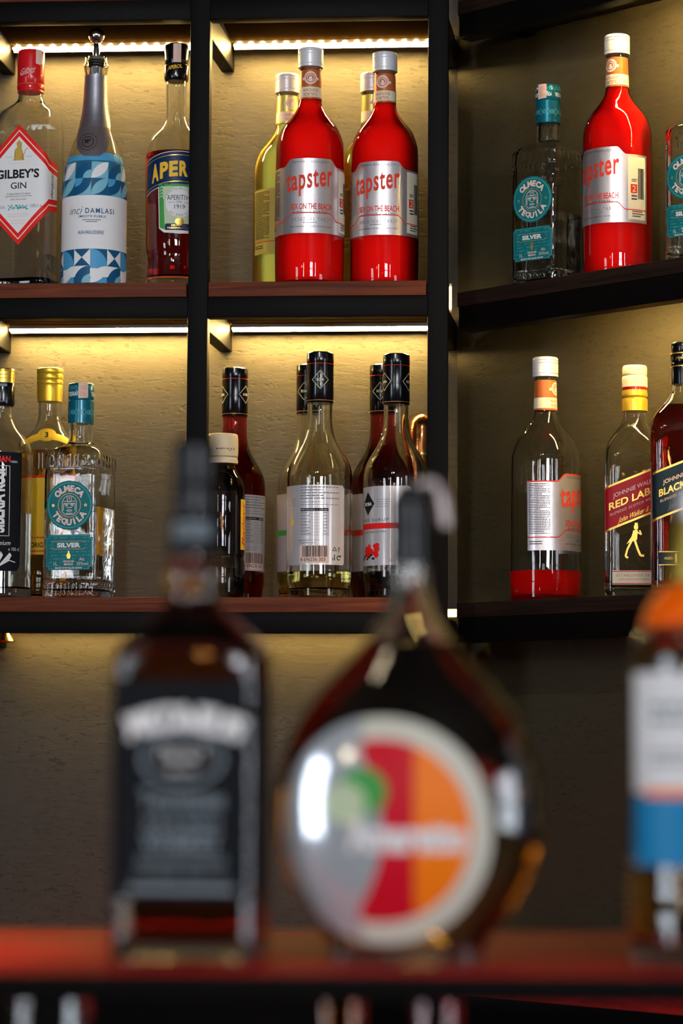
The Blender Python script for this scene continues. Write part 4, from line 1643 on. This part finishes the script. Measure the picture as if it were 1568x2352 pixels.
d.text('VODKA', 34, 116, 5, 'whiteink', 1, w=16, shear=0.3)
for r_ in ((-26, -54, 24, 106),):
    d.line([(r_[0], r_[1]), (r_[2], r_[1]), (r_[2], r_[3]), (r_[0], r_[3]), (r_[0], r_[1])], 1.3, 'pinkink', 1)
d.text('SIBERIA RUSI', -1, 26, 30, 'whiteink', 1, w=146, rot=pi / 2, bold=0.045)
d.text('premium', 2, -72, 13, 'whiteink', 1, w=52, shear=0.4)
d.text('e 100 cl', 36, -84, 8, 'pinkink', 1, w=26)
for j, (xa, xb) in enumerate(((-4, 26), (-10, 6), (-16, -20))):
    d.poly([(-4, -128), (xb, -92 + j * 3), (xb + 5, -98), (xb - 2, -112)], 'whiteink', 1)
d.line([(0, -128), (10, -114), (26, -110), (40, -114)], 2, 'whiteink', 1)
d.build('lettering', lab, mp, 0.004)

# ---- rum, lower left
B = Bottle('rum_bottle', 'rum bottle with a yellow foil cap, behind the lower tequila bottle', 115, 847, 'L', Z2, 0.165, radians(2))
pts = [(855, 18), (855, 18), (925, 26), (950, 26), (968, 28), (985, 36), (1000, 48), (1016, 60), (1034, 66), (1060, 67), (1200, 67), (B.yb - 3, 66), (B.yb, 60), (B.yb, 60)]
B.glass(pts, M['glass_warm'], 0.003, 0.012)
B.liquid(1040, M['gold_liq'], over=0.0004)
cap = B.part('cap', [(847, 27), (847, 27), (849, 30), (858, 30), (860, 28.6), (862, 30), (872, 30), (874, 28.6), (876, 30), (884, 30), (886, 28.8), (888, 29.5), (924, 28.5), (924, 28.5)], M['yellowcap'])
mp = B.mapf()
d = B.decal(1003)
n = 20
for i in range(n):
    a, b = -60 + i * 6, -54 + i * 6
    d.poly([(a, -0.004 * a * a - 14), (b, -0.004 * b * b - 14), (b, -0.004 * b * b + 3), (a, -0.004 * a * a + 3)], 'yellow', 0)
d.disc(-2, -2, 22, 'yellow', 1, rz=16)
d.ring(-2, -2, 15, 16, 'gold', 2)
d.text('3', -2, -2, 14, 'black', 3, bold=0.03)
d.build('shoulder_label', B.root, mp, 0.003, zstep=0.003)
d = B.decal(1190)
d.rect(-80, -90, 80, 90, 'yellow', 0)
d.rect(-80, 86, 80, 92, 'redorange', 1)
d.disc(-8, 4, 42, 'red', 1, rz=40)
lab = d.build('label', B.root, mp, 0.004)
d = B.decal(1190)
d.text('Havana', -6, 16, 26, 'whiteink', 2, w=86, bold=0.03)
d.text('CLUB', -6, -16, 26, 'whiteink', 2, w=62, bold=0.03)
d.micro(-40, -56, 30, -46, 1, 'redorange', 2)
d.text('ORIGINAL', -6, -68, 12, 'black', 2, w=60, bold=0.02)
d.micro(-40, -86, 30, -78, 1, 'redorange', 2)
d.build('lettering', lab, mp, 0.004)


# ---- syrup bottles with long black caps
def syrup(px, ytop, w, yaw, label, style, glassmat, liq=None, level=None, shelf=None):
    B = Bottle('syrup_bottle', label, px, ytop, 'L', Z2, w, radians(yaw), 'tall syrup bottles with black caps')
    s = (B.yb - ytop) / 566.0
    D = lambda v: ytop + v * s
    r = lambda v: v * s
    pts = [(D(10), 22), (D(10), 22), (D(118), 29), (D(150), 29.5), (D(180), 32), (D(202), 39), (D(222), 50), (D(242), 62), (D(262), 71), (D(284), 75), (D(305), 75.5),
           (D(380), 75), (D(440), 75), (D(490), 74.5), (D(504), 75), (D(516), 75), (D(530), 72), (D(545), 69), (B.yb - 4, 68), (B.yb, 63), (B.yb, 63)]
    pts = [(a, b * s) for a, b in pts]
    if liq is None:
        B.glass(pts, glassmat, solid=True)
    else:
        B.glass(pts, glassmat, 0.0032, 0.014)
        B.liquid(level, liq, over=0.0004)
    cap = B.part('cap', [(D(0), r(25)), (D(0), r(25)), (D(3), r(31)), (D(3), r(31)), (D(22), r(31.6)), (D(24), r(31)), (D(24), r(31)), (D(116), r(31.4)), (D(116), r(31.4)),
                         (D(118), r(30)), (D(118), r(30))], M['blackcap'], sub=2)
    k = B.kr * s
    cm = B.mapf([(D(3), r(31.7)), (D(118), r(31.7))])
    d = Decal(k, 0, B.Z(D(66)))
    for cx in (0, -33 * 2, 33 * 2):
        d.line([(cx, -21), (cx + 19, 0), (cx, 21), (cx - 19, 0), (cx, -21)], 1.1, 'cream', 1)
        d.text('BOBA', cx, 0, 6, 'cream', 1, w=17, bold=0.03)
    d.line([(-99, 38), (99, 38)], 1.0, 'red', 1)
    d.line([(-99, -47), (99, -47)], 0.8, 'copperink', 1)
    d.build('cap_print', cap, cm, 0.002)
    mp = B.mapf()
    d = Decal(k, 0, B.Z(D(400)))
    xr = 62 if style == 'back' else 112
    d.poly([(-112, -92), (xr - 4, -92), (xr, -88), (xr, 84), (xr - 6, 90), (-112, 90)], 'palesilver', 0)
    lab = d.build('label', B.root, mp, 0.004)
    d = Decal(k, 0, B.Z(D(400)))
    if style == 'back':
        d.micro(-46, 56, 46, 88, 5, 'grey', 1, fill=0.4, seed=21)
        d.micro(-46, 42, 46, 54, 2, 'grey', 1, fill=0.25, seed=22)
        d.rect(-46, 30, 20, 37, 'black', 1)
        d.text('ENERJİ VE BESİN ÖĞELERİ', -28, 33.5, 3.6, 'whiteink', 2, w=34)
        d.text('100 ml', 8, 33.5, 3.6, 'whiteink', 2, w=16)
        for i in range(8):
            d.line([(-46, 24 - i * 7), (20, 24 - i * 7)], 0.5, 'grey', 1)
            d.micro(-46, 25 - i * 7, -28 + (i * 5) % 9, 29 - i * 7, 1, 'grey', 1, fill=0.5, seed=30 + i)
            d.micro(8, 25 - i * 7, 18, 29 - i * 7, 1, 'grey', 1, fill=0.5, seed=40 + i)
        d.line([(-6, 37), (-6, -28)], 0.7, 'grey', 1)
        d.line([(20, 37), (20, -28)], 0.7, 'grey', 1)
        d.text('İşletme Kayıt No: TR-35-K', -26, -36, 4, 'black', 1, w=50)
        d.text('Menşei Ülke: Türkiye', -28, -42, 4, 'black', 1, w=38)
        d.rect(-48, -88, 22, -48, 'stamp', 1)
        d.barcode(-40, -74, 18, -49, 'black', 2, seed=9, n=28)
        d.text('8 696236 303', -16, -80, 8, 'black', 2, w=58)
        # recycling triangle, glass and fork, tidy man, green dot
        d.line([(30, -60), (35, -51), (40, -60), (30, -60)], 1.4, 'black', 1)
        d.line([(44, -52), (46, -58), (48, -52), (44, -52)], 0.9, 'black', 1)
        d.line([(46, -58), (46, -63)], 0.9, 'black', 1)
        d.line([(44, -63), (51, -52)], 0.9, 'black', 1)
        d.disc(35, -70, 1.6, 'black', 1)
        d.line([(35, -72), (35, -82)], 2.2, 'black', 1)
        d.line([(31, -76), (31, -82)], 2.0, 'black', 1)
        d.ring(46, -76, 3.4, 5.6, 'black', 1, a0=0.3, a1=5.6)
        d.poly([(48, -70), (54, -71), (50, -76)], 'black', 1)
        d.rect(-76, 0, -66, 13, 'yellow', 1)
        d.micro(-74, 42, -60, 62, 4, 'grey', 1, fill=0.2, seed=50)
    else:
        band, fr = {'red': ('red', 'red'), 'green': ('green', 'green'), 'darkred': ('redorange', 'red')}[style]
        d.poly([(-22, 50), (0, 24), (22, 50), (0, 78)], 'black', 1)
        d.text('BOBA', 0, 50, 8, 'whiteink', 2, w=28, bold=0.03)
        d.micro(26, 40, 62, 62, 4, 'grey', 1, fill=0.2, seed=51)
        d.text({'red': 'NAR ŞURUP', 'green': 'MOJITO ADI', 'darkred': 'NAR ASC'}[style], 18, 12, 9, 'black', 1, w=80, spacing=1.4)
        d.rect(-112, -8, 112, 5, band, 1)
        d.text({'red': 'POMEGRANATE FLAVOURED SYRUP', 'green': 'MOJITO FLAVOURED SYRUP', 'darkred': 'RED FLAVOURED SYRUP'}[style], 12, -15, 5, 'grey', 1, w=80)
        rnd = random.Random(4)
        for i in range(16):
            d.disc(6 + rnd.uniform(-16, 26), -58 + rnd.uniform(-12, 16), rnd.uniform(4, 9), fr, 1 + i % 2, rz=rnd.uniform(4, 9), n=9)
        for i in range(7):
            d.disc(-24 + i * 7, -76 + (i % 3) * 4, 5, 'green' if style == 'green' else 'black', 2, rz=3, n=8)
        d.text('70 cl e', 70, -82, 6, 'grey', 1)
    d.build('lettering', lab, mp, 0.003)
    return B


syrup(711, 838, 0.185, -22, 'syrup bottle with a green banded label, hidden behind the front clear syrup bottle', 'green', M['glass_warm'], M['syrup'], 1318)
syrup(879, 838, 0.185, -12, 'dark red syrup bottle hidden behind the right clear syrup bottle', 'darkred', M['glass_red'])
syrup(540, 846, 0.155, 55, 'dark red syrup bottle with barcode label, behind the white capped brown bottle', 'back', M['glass_red'])
syrup(735.5, 810, 0.056, 1, 'almost empty clear syrup bottle with nutrition and barcode label, in front', 'back', M['glass_warm'], M['syrup'], 1316)
syrup(910, 814, 0.060, -58, 'clear syrup bottle with red band and fruit label, beside the right post', 'red', M['glass_warm'], M['darksyrup'], 1318)

# ---- dark brown bottle with white cap
B = Bottle('cream_liqueur_bottle', 'dark brown liqueur bottle with a white cap, behind the foreground black cap', 511, 998, 'L', Z2, 0.062, radians(30))
pts = [(1004, 25), (1004, 25), (1062, 29), (1076, 31), (1088, 37), (1102, 46), (1118, 51), (1140, 53), (1180, 53), (1275, 53), (1282, 51.5), (1290, 53), (B.yb - 3, 53), (B.yb, 48), (B.yb, 48)]
B.glass(pts, M['glass_dark'], solid=True)
cap = B.part('cap', [(998, 32), (998, 32), (1000, 35), (1052, 35.6), (1054, 34.6), (1056, 35.8), (1066, 36), (1066, 36)], M['creamcap'])
cm = B.mapf([(998, 35.2), (1066, 36.2)])
d = Decal(B.kr, 0, B.Z(1032))
d.text('Baileys', -8, 0, 15, 'black', 1, w=48, shear=0.35)
d.line([(-100, -19), (100, -19)], 0.9, 'black', 1)
d.line([(-100, 22), (100, 22)], 0.5, 'black', 1)
d.ring(-52, 24, 3, 4, 'black', 1, n=12)
d.build('cap_print', cap, cm, 0.002)
d = B.decal(1207)
d.poly([(24, -58), (80, -58), (80, 58), (24, 58)], 'yellow', 0)
lab = d.build('label', B.root, B.mapf(), 0.003)
d = B.decal(1207)
d.text('Baileys', 40, 0, 24, 'redorange', 1, w=100, rot=pi / 2, shear=0.3)
d.build('lettering', lab, B.mapf(), 0.003)

# ---- copper vessel at the back
p = at_left(970, 948, 0.215)
t = thing('copper_tumbler', 'round hammered copper vessel half hidden behind the right post', 'vessel', (p.x, p.y, Z2))
H = p.z - Z2
bm = bmesh.new()
R = 0.0205
pr = [(0, .018), (0, .018), (.004, .021), (.03, .012), (.05, .010), (H - .15, .012), (H - .12, .018), (H - .08, R), (H - .035, R), (H - .014, .018), (H - .004, .010), (H, .001)]
loft_rings(bm, rings_from(catmull([(z, r, r, 2) for z, r in pr], 5), 48))
bm_obj('body', bm, M['copper'], t)
bm = bmesh.new()
loft_rings(bm, rings_from(catmull([(z, r, r, 2) for z, r in ((H - .064, R + .0004), (H - .064, R + .0016), (H - .060, R + .0016), (H - .060, R + .0004))], 2), 48))
bm_obj('rim_band', bm, M['brass'], t)


# ---- square whisky bottles
def whisky(px, ytop, w, yaw, label, kind):
    B = Bottle('whisky_bottle', label, px, ytop, 'R', ZS[0], w, radians(yaw), None)
    if kind == 'red':
        a = 70
        pts = [(ytop + 8, 20, 20, 2), (ytop + 8, 20, 20, 2), (945, 26, 26, 2), (962, 27, 27, 2), (975, 33, 33, 2.1), (992, 46, 46, 2.4), (1010, 58, 58, 3), (1030, 66, 66, 4.2), (1050, 69, 69, 6),
               (1090, 70, 70, 7), (1200, 70, 70, 7), (1300, 70, 70, 7), (B.yb - 3, 69, 69, 7), (B.yb, 65, 65, 6), (B.yb, 65, 65, 6)]
        B.glass(pts, M['glass'], 0.003, 0.012, seg=96)
        cap = B.part('cap', [(ytop, 26), (ytop, 26), (ytop + 3, 28), (ytop + 22, 28.5), (ytop + 22, 28.5), (ytop + 24, 27.5), (ytop + 26, 29), (ytop + 50, 29.5), (ytop + 50, 29.5)], M['creamcap'],
                     flute=lambda z, t: 1.0)
        B.part('cap_top', [(ytop - 1, 18), (ytop - 1, 18), (ytop + 2, 27), (ytop + 2, 27)], M['redcap'], parent=cap, label='red disc on the cap')
        B.part('cap_ring', [(ytop + 50, 28), (ytop + 50, 28), (ytop + 57, 28), (ytop + 57, 28)], M['redcap'], parent=cap, label='dark red ring')
        B.part('neck_foil', [(ytop + 57, 29), (ytop + 57, 29), (ytop + 72, 29.5), (ytop + 74, 27), (ytop + 77, 29), (ytop + 105, 30), (ytop + 105, 30)], M['yellowcap'])
        yc, hh, bg, ttl, edge, tilt = 1150, 48, 'lab_red', 'RED LABEL', 'gold', 0.40
    else:
        pts = [(ytop + 8, 20, 20, 2), (ytop + 8, 20, 20, 2), (885, 27, 27, 2), (900, 29, 29, 2), (915, 38, 38, 2.2), (935, 54, 54, 2.6), (955, 68, 68, 3.4), (975, 76, 76, 5), (1000, 78, 78, 7),
               (1100, 78, 78, 7), (1200, 78, 78, 7), (1300, 78, 78, 7), (B.yb - 3, 77, 77, 7), (B.yb, 72, 72, 6), (B.yb, 72, 72, 6)]
        B.glass(pts, M['glass'], 0.003, 0.012, seg=96)
        B.liquid(935, M['whisky'], over=0.0004)
        B.part('cap', [(ytop, 27), (ytop, 27), (ytop + 3, 29), (ytop + 22, 29), (ytop + 22, 29), (ytop + 24, 28), (ytop + 26, 30), (ytop + 45, 30), (ytop + 46, 28), (ytop + 50, 30), (ytop + 97, 30.5), (ytop + 97, 30.5)], M['blackcap'])
        bd = Decal(B.kr, 0, B.Z(ytop + 30))
        bd.line([(-90, 4), (90, 4)], 2.5, 'gold', 1)
        bd.line([(-90, -26), (90, -26)], 2, 'gold', 1)
        bd.text('Johnnie Walker', 0, -8, 9, 'gold', 1, w=44, shear=0.4)
        bd.build('cap_print', B.root, B.mapf([(ytop, 30.2), (ytop + 97, 31)]), 0.002)
        yc, hh, bg, ttl, edge, tilt = 1120, 52, 'lab_black', 'BLACK LABEL', 'gold', 0.40
    M['lab_red'] = pmat('dark_red_label', (0.42, 0.006, 0.012), 0.42)
    M['lab_black'] = pmat('petrol_black_label', (0.005, 0.016, 0.024), 0.42)
    mp = B.mapf()
    d = B.decal(yc)
    W_ = 150
    sl = lambda x, z: (x, z + x * tilt)
    n = 12
    for (z0, z1, m_, l_) in ((-hh - 4, hh + 4, 'gold', 0), (-hh + 1, hh - 1, bg, 1)):
        for i in range(n):
            a, b = -W_ / 2 + W_ * i / n, -W_ / 2 + W_ * (i + 1) / n
            if abs(a) > 90:
                continue
            d.poly([sl(a, z0), sl(b, z0), sl(b, z1), sl(a, z1)], m_, l_)
    lab = d.build('label', B.root, mp, 0.003)
    d = B.decal(yc)
    d.text('JOHNNIE WALKER', 2, 22 + 0.8, 13, 'pinkink', 2, w=104, slope=tilt, bold=0.005)
    d.text(ttl, 0, 2, 17, 'gold', 2, w=118, slope=tilt, bold=0.02)
    d.text('BLENDED SCOTCH WHISKY', 0, -17, 6, 'pinkink', 2, w=112, slope=tilt, spacing=1.3)
    d.text('John Walker & Sons', 8, -36, 16, 'gold' if kind == 'red' else 'grey', 2, w=96, slope=tilt, shear=0.5, bold=-0.006)
    d.build('lettering', lab, mp, 0.003)
    # striding figure with hat and cane, printed on the glass
    d = B.decal(1250 if kind == 'red' else 1230)
    g = 'gold'
    ox = -6 if kind == 'red' else 10
    d.disc(ox + 8, 32, 5, g, 0, n=12)
    d.rect(ox + 3, 35, ox + 13, 37, g, 1)
    d.rect(ox + 5, 37, ox + 12, 43, g, 1)
    d.poly([(ox + 2, 26), (ox + 12, 27), (ox + 10, 4), (ox - 8, -2), (ox - 14, -6), (ox - 2, 12)], g, 0)
    d.line([(ox + 10, 22), (ox + 20, 16), (ox + 16, 26)], 3.4, g, 0)
    d.line([(ox + 4, 6), (ox + 12, -18), (ox + 18, -32), (ox + 26, -32)], 5, g, 0)
    d.line([(ox - 2, 2), (ox - 12, -18), (ox - 16, -34), (ox - 10, -37)], 4.5, g, 0)
    d.build('figure_print', B.root, mp, 0.003)
    d = B.decal(1331 if kind == 'red' else 1288)
    if kind == 'red':
        d.rect(-52, -16, 52, 16, 'cream', 0)
        d.rect(-52, 13, 52, 15, 'red', 1)
        d.rect(-52, -15, 52, -13, 'red', 1)
        d.text('ESTABLISHED 1820', 0, 5, 6, 'brown', 1, w=84, spacing=1.2)
        d.text('JOHN WALKER & SONS KILMARNOCK', 0, -5, 5, 'brown', 1, w=74)
    else:
        d.rect(-60, -16, 60, 16, 'lab_black', 0)
        d.rect(-60, 14, 60, 16, 'gold', 1)
        d.rect(-60, -16, 60, -14, 'gold', 1)
        d.text('AGED', -38, 0, 6, 'gold', 1, w=20)
        d.text('12', -12, 0, 22, 'gold', 1, bold=0.03)
        d.text('YEARS', 22, 0, 6, 'gold', 1, w=22)
    d.build('strip_label', B.root, mp, 0.003)
    return B


whisky(1457, 841, 0.070, -6, 'empty square whisky bottle with slanted red label', 'red')
whisky(1570, 788, 0.038, -6, 'square whisky bottle with slanted black label, half covered by the blurred bottle', 'black')

# ------------------------------------------------------------------ the bar in front
bm = bmesh.new()
box_bm(bm, (0, 1.645, BAR_Z - 0.0065), 3.2, 0.36, 0.013, None, 0.003)
t = thing('bar_ledge', 'out of focus red brown bar ledge carrying the blurred bottles', 'ledge', (0, 1.63, 0))
for v in bm.verts:
    v.co -= Vector((0, 1.63, 0))
bm_obj('ledge_top', bm, M['bar'], t)
bm = bmesh.new()
box_bm(bm, (0, -0.187, BAR_Z - 0.0068), 3.2, 0.014, 0.0136, None, 0.002)
bm_obj('edge_trim', bm, M['bar_edge'], t)
for x in (-1.4, 1.4):
    bm = bmesh.new()
    box_bm(bm, (x, 0.0, (BAR_Z - 0.015) / 2), 0.06, 0.06, BAR_Z - 0.015, None, 0.003)
    bm_obj('leg', bm, M['bar_edge'], t)

# back counter against the walls
p = on_plane(700, 2142, RP + RW * DEPTH, RW)
BC_Z = p.z
bt = thing('back_counter', 'dark red wooden back counter under the shelf racks', 'counter', (0, 3.7, 0))
bm = bmesh.new()
cA = left_end + RU * 0.9; cB = CORNER; cC = CORNER + SU * 1.6
fr = 0.42
fl_ = cA - RW * fr
# front corner: intersection of the two offset lines
den = RU.x * SU.y - RU.y * SU.x
o1 = CORNER - RW * fr; o2 = CORNER - SW * fr
tt = ((o2.x - o1.x) * SU.y - (o2.y - o1.y) * SU.x) / den
cI = o1 + RU * tt
ground = [cA, cB, cC, cC - SW * fr, cI, fl_]
for z0, z1, nm, mt in ((BC_Z - 0.04, BC_Z, 'counter_top', 'bar'), (0.0, BC_Z - 0.04, 'cabinet', 'bar_edge')):
    bm = bmesh.new()
    lo = [bm.verts.new((q.x, q.y - 3.7, z0)) for q in ground]
    hi = [bm.verts.new((q.x, q.y - 3.7, z1)) for q in ground]
    bm.faces.new(hi)
    bm.faces.new(list(reversed(lo)))
    n = len(ground)
    for i in range(n):
        bm.faces.new((lo[i], lo[(i + 1) % n], hi[(i + 1) % n], hi[i]))
    bmesh.ops.recalc_face_normals(bm, faces=bm.faces[:])
    bm_obj(nm, bm, M[mt], bt, smooth=False)


def at_front(y):
    def f(px, py, w=0):
        return on_plane(px, py, (0, y + w, 0), Vector((0, 1, 0)))
    return f


# ---- square black-label whiskey in the foreground
B = Bottle('whiskey_bottle', 'blurred square whiskey bottle with black label in the foreground', 449, 1012, at_front(1.545), BAR_Z, 0, radians(-5))
pts = [(1020, 40, 40, 2), (1020, 40, 40, 2), (1262, 58, 58, 2), (1290, 60, 60, 2), (1325, 70, 70, 2), (1345, 68, 68, 2), (1372, 62, 62, 2), (1395, 66, 66, 2.2), (1425, 95, 95, 2.6),
       (1455, 130, 130, 3.4), (1485, 158, 158, 5), (1510, 166, 166, 7), (1560, 168, 168, 8), (1800, 168, 168, 8), (2080, 168, 168, 8), (B.yb - 6, 165, 165, 8), (B.yb, 155, 155, 7), (B.yb, 155, 155, 7)]
B.glass(pts, M['glass'], 0.003, 0.010, seg=96)
B.liquid(1262, M['cola'], over=0.0004)
B.part('cap', [(1012, 44), (1012, 44), (1018, 48), (1110, 50), (1110, 50), (1114, 47), (1120, 50), (1180, 52), (1180, 52)], M['blackcap_fg'])
B.part('neck_wrap', [(1180, 50), (1180, 50), (1184, 53), (1255, 60), (1275, 62), (1278, 60), (1278, 60)], M['darklabel'])
d = Decal(B.kr, 0, B.Z(1225))
d.rect(-44, -20, 44, 20, 'greyink', 0)
d.text('Old No.7', 0, 0, 26, 'black', 1, w=70)
d.build('neck_label', B.root, B.mapf([(1180, 52.5), (1270, 61)]), 0.004, eps=0.0008)
mp = B.mapf()
d = B.decal(1820)
d.rect(-148, -240, 148, 250, 'darklabel', 0)
d.rect(-640, -235, -147, 245, 'darklabel', 0)
d.rect(180, -235, 300, 235, 'darklabel', 0)
lab = d.build('label', B.root, mp, 0.006)
d = B.decal(1820)
d.arc_text('JACK DANIEL’S', 0, -180, 345, 58, 'whiteink', 1, span=0.74, bold=0.05)
d.disc(0, 72, 96, 'greyink', 1, rz=62)
d.disc(0, 72, 86, 'darklabel', 2, rz=53)
d.text('Old No.7', 0, 84, 34, 'whiteink', 3, w=110)
d.text('BRAND', 0, 46, 14, 'whiteink', 3, w=60)
d.text('Tennessee', 0, -18, 46, 'greyink', 1, w=190, bold=0.02)
d.text('SOUR MASH', 0, -70, 24, 'greyink', 1, w=170, bold=0.03)
d.text('WHISKEY', 0, -112, 40, 'greyink', 1, w=180, bold=0.04)
d.micro(-100, -170, 100, -142, 2, 'greyink', 1)
d.text('LYNCHBURG, TENN. U.S.A.', 0, -190, 16, 'greyink', 1, w=210, bold=0.02)
d.rect(-120, -226, 120, -212, 'greyink', 1)
d.build('lettering', lab, mp, 0.006)

# ---- round liqueur bottle with an orange disc label
B = Bottle('round_liqueur_bottle', 'blurred round liqueur bottle with a red and orange disc label', 940, 1140, at_front(1.535), BAR_Z, 0, radians(-6))
pts = [(1150, 30), (1150, 30), (1235, 40), (1300, 42), (1360, 47), (1420, 66), (1480, 104), (1540, 158), (1600, 212), (1660, 254), (1730, 286), (1800, 303), (1870, 308), (1940, 300), (2010, 280), (2080, 240),
       (2140, 196), (2170, 178), (2200, 176), (B.yb, 172), (B.yb, 172)]
pts = [(a, b, b if b < 70 else 66 + (b - 66) * 0.52, 2.0) for a, b in pts]
B.glass(pts, M['glass'], 0.003, 0.010, seg=96)
B.liquid(1480, M['gold_liq'], over=0.0004)
B.part('neck_seal', [(1140, 40), (1140, 40), (1148, 44), (1236, 46), (1300, 47), (1300, 47)], M['blackcap_fg'])
# pourer with slanting spout
top = Vector((0, 0, B.Z(1140)))
k = B.kr
pr_t = thing('bottle_pourer', 'blurred chrome pouring spout leaning right in the round bottle', 'bottle pourer', B.base + top, 0)
bm = bmesh.new()
loft_rings(bm, rings_from(catmull([(z * k, r * k, r * k, 2) for z, r in ((0, 30), (0, 30), (4, 34), (14, 34), (18, 26), (28, 22), (28, 22))], 3), 28))
bm_obj('plug', bm, M['rubber'], pr_t)
bm = bmesh.new()
path = [(0, 16), (24, 26), (46, 34), (62, 26), (72, 0), (78, -40), (82, -70)]
rings = []
cp = catmull([(x, z) for x, z in path], 5)
for i, (x, z) in enumerate(cp):
    a = cp[max(i - 1, 0)]; b = cp[min(i + 1, len(cp) - 1)]
    tx, tz = b[0] - a[0], b[1] - a[1]
    L = math.hypot(tx, tz)
    nx, nz = -tz / L, tx / L
    rr = 11 + (4 if i > len(cp) * 0.6 else 0)
    rings.append([((x + nx * rr * cos(q)) * k, rr * sin(q) * k, (z + nz * rr * cos(q)) * k) for q in [2 * pi * j / 16 for j in range(16)]])
loft_rings(bm, rings)
bmesh.ops.recalc_face_normals(bm, faces=bm.faces[:])
bm_obj('spout', bm, M['spout'], pr_t)
mp = B.mapf()
d = B.decal(1908)
CX = -48
d.disc(CX, 0, 256, 'silverfoil', 0, n=64)
d.ring(CX, 0, 206, 256, 'paperlab', 1, n=64, a0=-1.9, a1=1.9)
M['paperlab'] = pmat('cream_rim_paper', (0.62, 0.58, 0.48), 0.45)
d.disc(CX, 0, 206, 'orange', 1, n=60)
pts = [(CX + 206 * cos(a), 206 * sin(a)) for a in [pi * 0.38 + i * (pi * 1.24) / 30 for i in range(31)]]
d.poly(pts, 'redlab', 2)
M['redlab'] = pmat('crimson_label', (0.62, 0.006, 0.02), 0.4)
d.poly([(CX - 28 + 34 * cos(a * 2.2), 205 * sin(a)) for a in [-1.5 + i * 3.0 / 16 for i in range(17)]] + [(CX - 255 * cos(a), 255 * sin(a)) for a in [1.40 - i * 2.8 / 24 for i in range(25)]], 'silverfoil', 3)
d.disc(CX - 42, 88, 58, 'green', 4, rz=54)
d.disc(CX - 84, 62, 52, 'palegreen', 5, rz=46)
d.text('Amaretto', CX + 60, -10, 74, 'whiteink', 4, w=270, bold=0.05)
d.poly([(CX - 256 * cos(a), 256 * sin(a)) for a in [-1.15 + i * 2.3 / 20 for i in range(21)]], 'silverfoil', 5)
d.build('label', B.root, mp, 0.006, zstep=0.006)

# ---- bottle cut by the right edge
B = Bottle('amber_bottle', 'blurred amber bottle with white and blue label, cut by the right edge', 1618, 1140, at_front(1.535), BAR_Z, 0, radians(10))
pts = [(1150, 50), (1150, 50), (1200, 62), (1340, 80), (1400, 100), (1440, 140), (1480, 164), (1530, 174), (1600, 176), (1800, 176), (2000, 176), (2140, 176), (B.yb - 5, 172), (B.yb, 160), (B.yb, 160)]
B.glass(pts, M['glass'], 0.003, 0.010)
B.liquid(1475, M['gold_liq'], over=0.0004)
B.part('cap', [(1120, 56), (1120, 56), (1126, 62), (1190, 64), (1190, 64)], M['whitecap'])
B.part('neck_foil', [(1190, 62), (1190, 62), (1200, 66), (1330, 84), (1340, 84), (1340, 84)], M['olivefoil'])
B.part('orange_collar', [(1345, 84), (1345, 84), (1362, 108), (1400, 134), (1440, 148), (1450, 140), (1450, 140)], M['orangecap'], label='bright orange collar')
mp = B.mapf()
d = B.decal(1765)
d.rect(-260, -60, 260, 215, 'paper', 0)
d.rect(-260, -225, 260, -68, 'bluelabel', 0)
d.rect(-210, -70, 60, -50, 'orange', 1)
d.micro(-190, 90, 190, 150, 2, 'greyink', 1)
d.micro(-190, 0, 190, 40, 2, 'greyink', 1)
d.build('label', B.root, mp, 0.008)

# things below the ledge: glass jar and bottles on the under shelf
US = 1.03
bm = bmesh.new()
box_bm(bm, (0, 0, -0.012), 2.6, 0.30, 0.024, None, 0.002)
o = bm_obj('under_shelf', bm, M['bar_edge'])
o.location = (0, 1.66, US)
tag(o, 'dark shelf under the bar ledge holding bottles', 'shelf')
for x0, wpx, hz, mt, nm, txt in ((110, 100, 0.296, 'glass', 'glass_jar', 'clear glass jar below the ledge at the lower left corner'),
                                 (1000, 60, 0.296, 'glass_red', 'dark_bottle', 'dark red bottle below the ledge, under the round bottle'),
                                 (780, 60, 0.296, 'glass_amber', 'amber_flask', 'brown flask below the ledge, left of the dark red bottle')):
    p = on_plane(x0, 2340, (0, 1.60, 0), Vector((0, 1, 0)))
    kk = 1.6 / FPX
    t = thing(nm, txt, 'bottle' if 'bottle' in nm else 'glassware', (p.x, p.y, US))
    bm = bmesh.new()
    r = wpx * kk
    pr = catmull([(0, r * .9, r * .9, 2), (0, r * .9, r * .9, 2), (.006, r, r, 2), (hz * .5, r, r, 2), (hz * .9, r, r, 2), (hz, r * .98, r * .98, 2), (hz, r * .98, r * .98, 2)], 3)
    inner = [(z, a - .003, b - .003, n) for z, a, b, n in pr if z > .008]
    loft_rings(bm, rings_from(pr, 48) + list(reversed(rings_from(inner, 48))))
    bm_obj('glass_body', bm, M[mt], t)

# brass fitting under the lower board at the far left
p = at_left(8, 1466, DEPTH - 0.03)
t = thing('wall_lamp', 'small brass fitting under the lower board at the left edge', 'lamp', p)
bm = bmesh.new()
loft_rings(bm, rings_from([(-0.006, 0.016, 0.016, 2), (-0.004, 0.018, 0.018, 2), (0.006, 0.010, 0.010, 2), (Z2 - BOARD - p.z, 0.006, 0.006, 2)], 28))
bm_obj('fitting', bm, M['brass'], t)
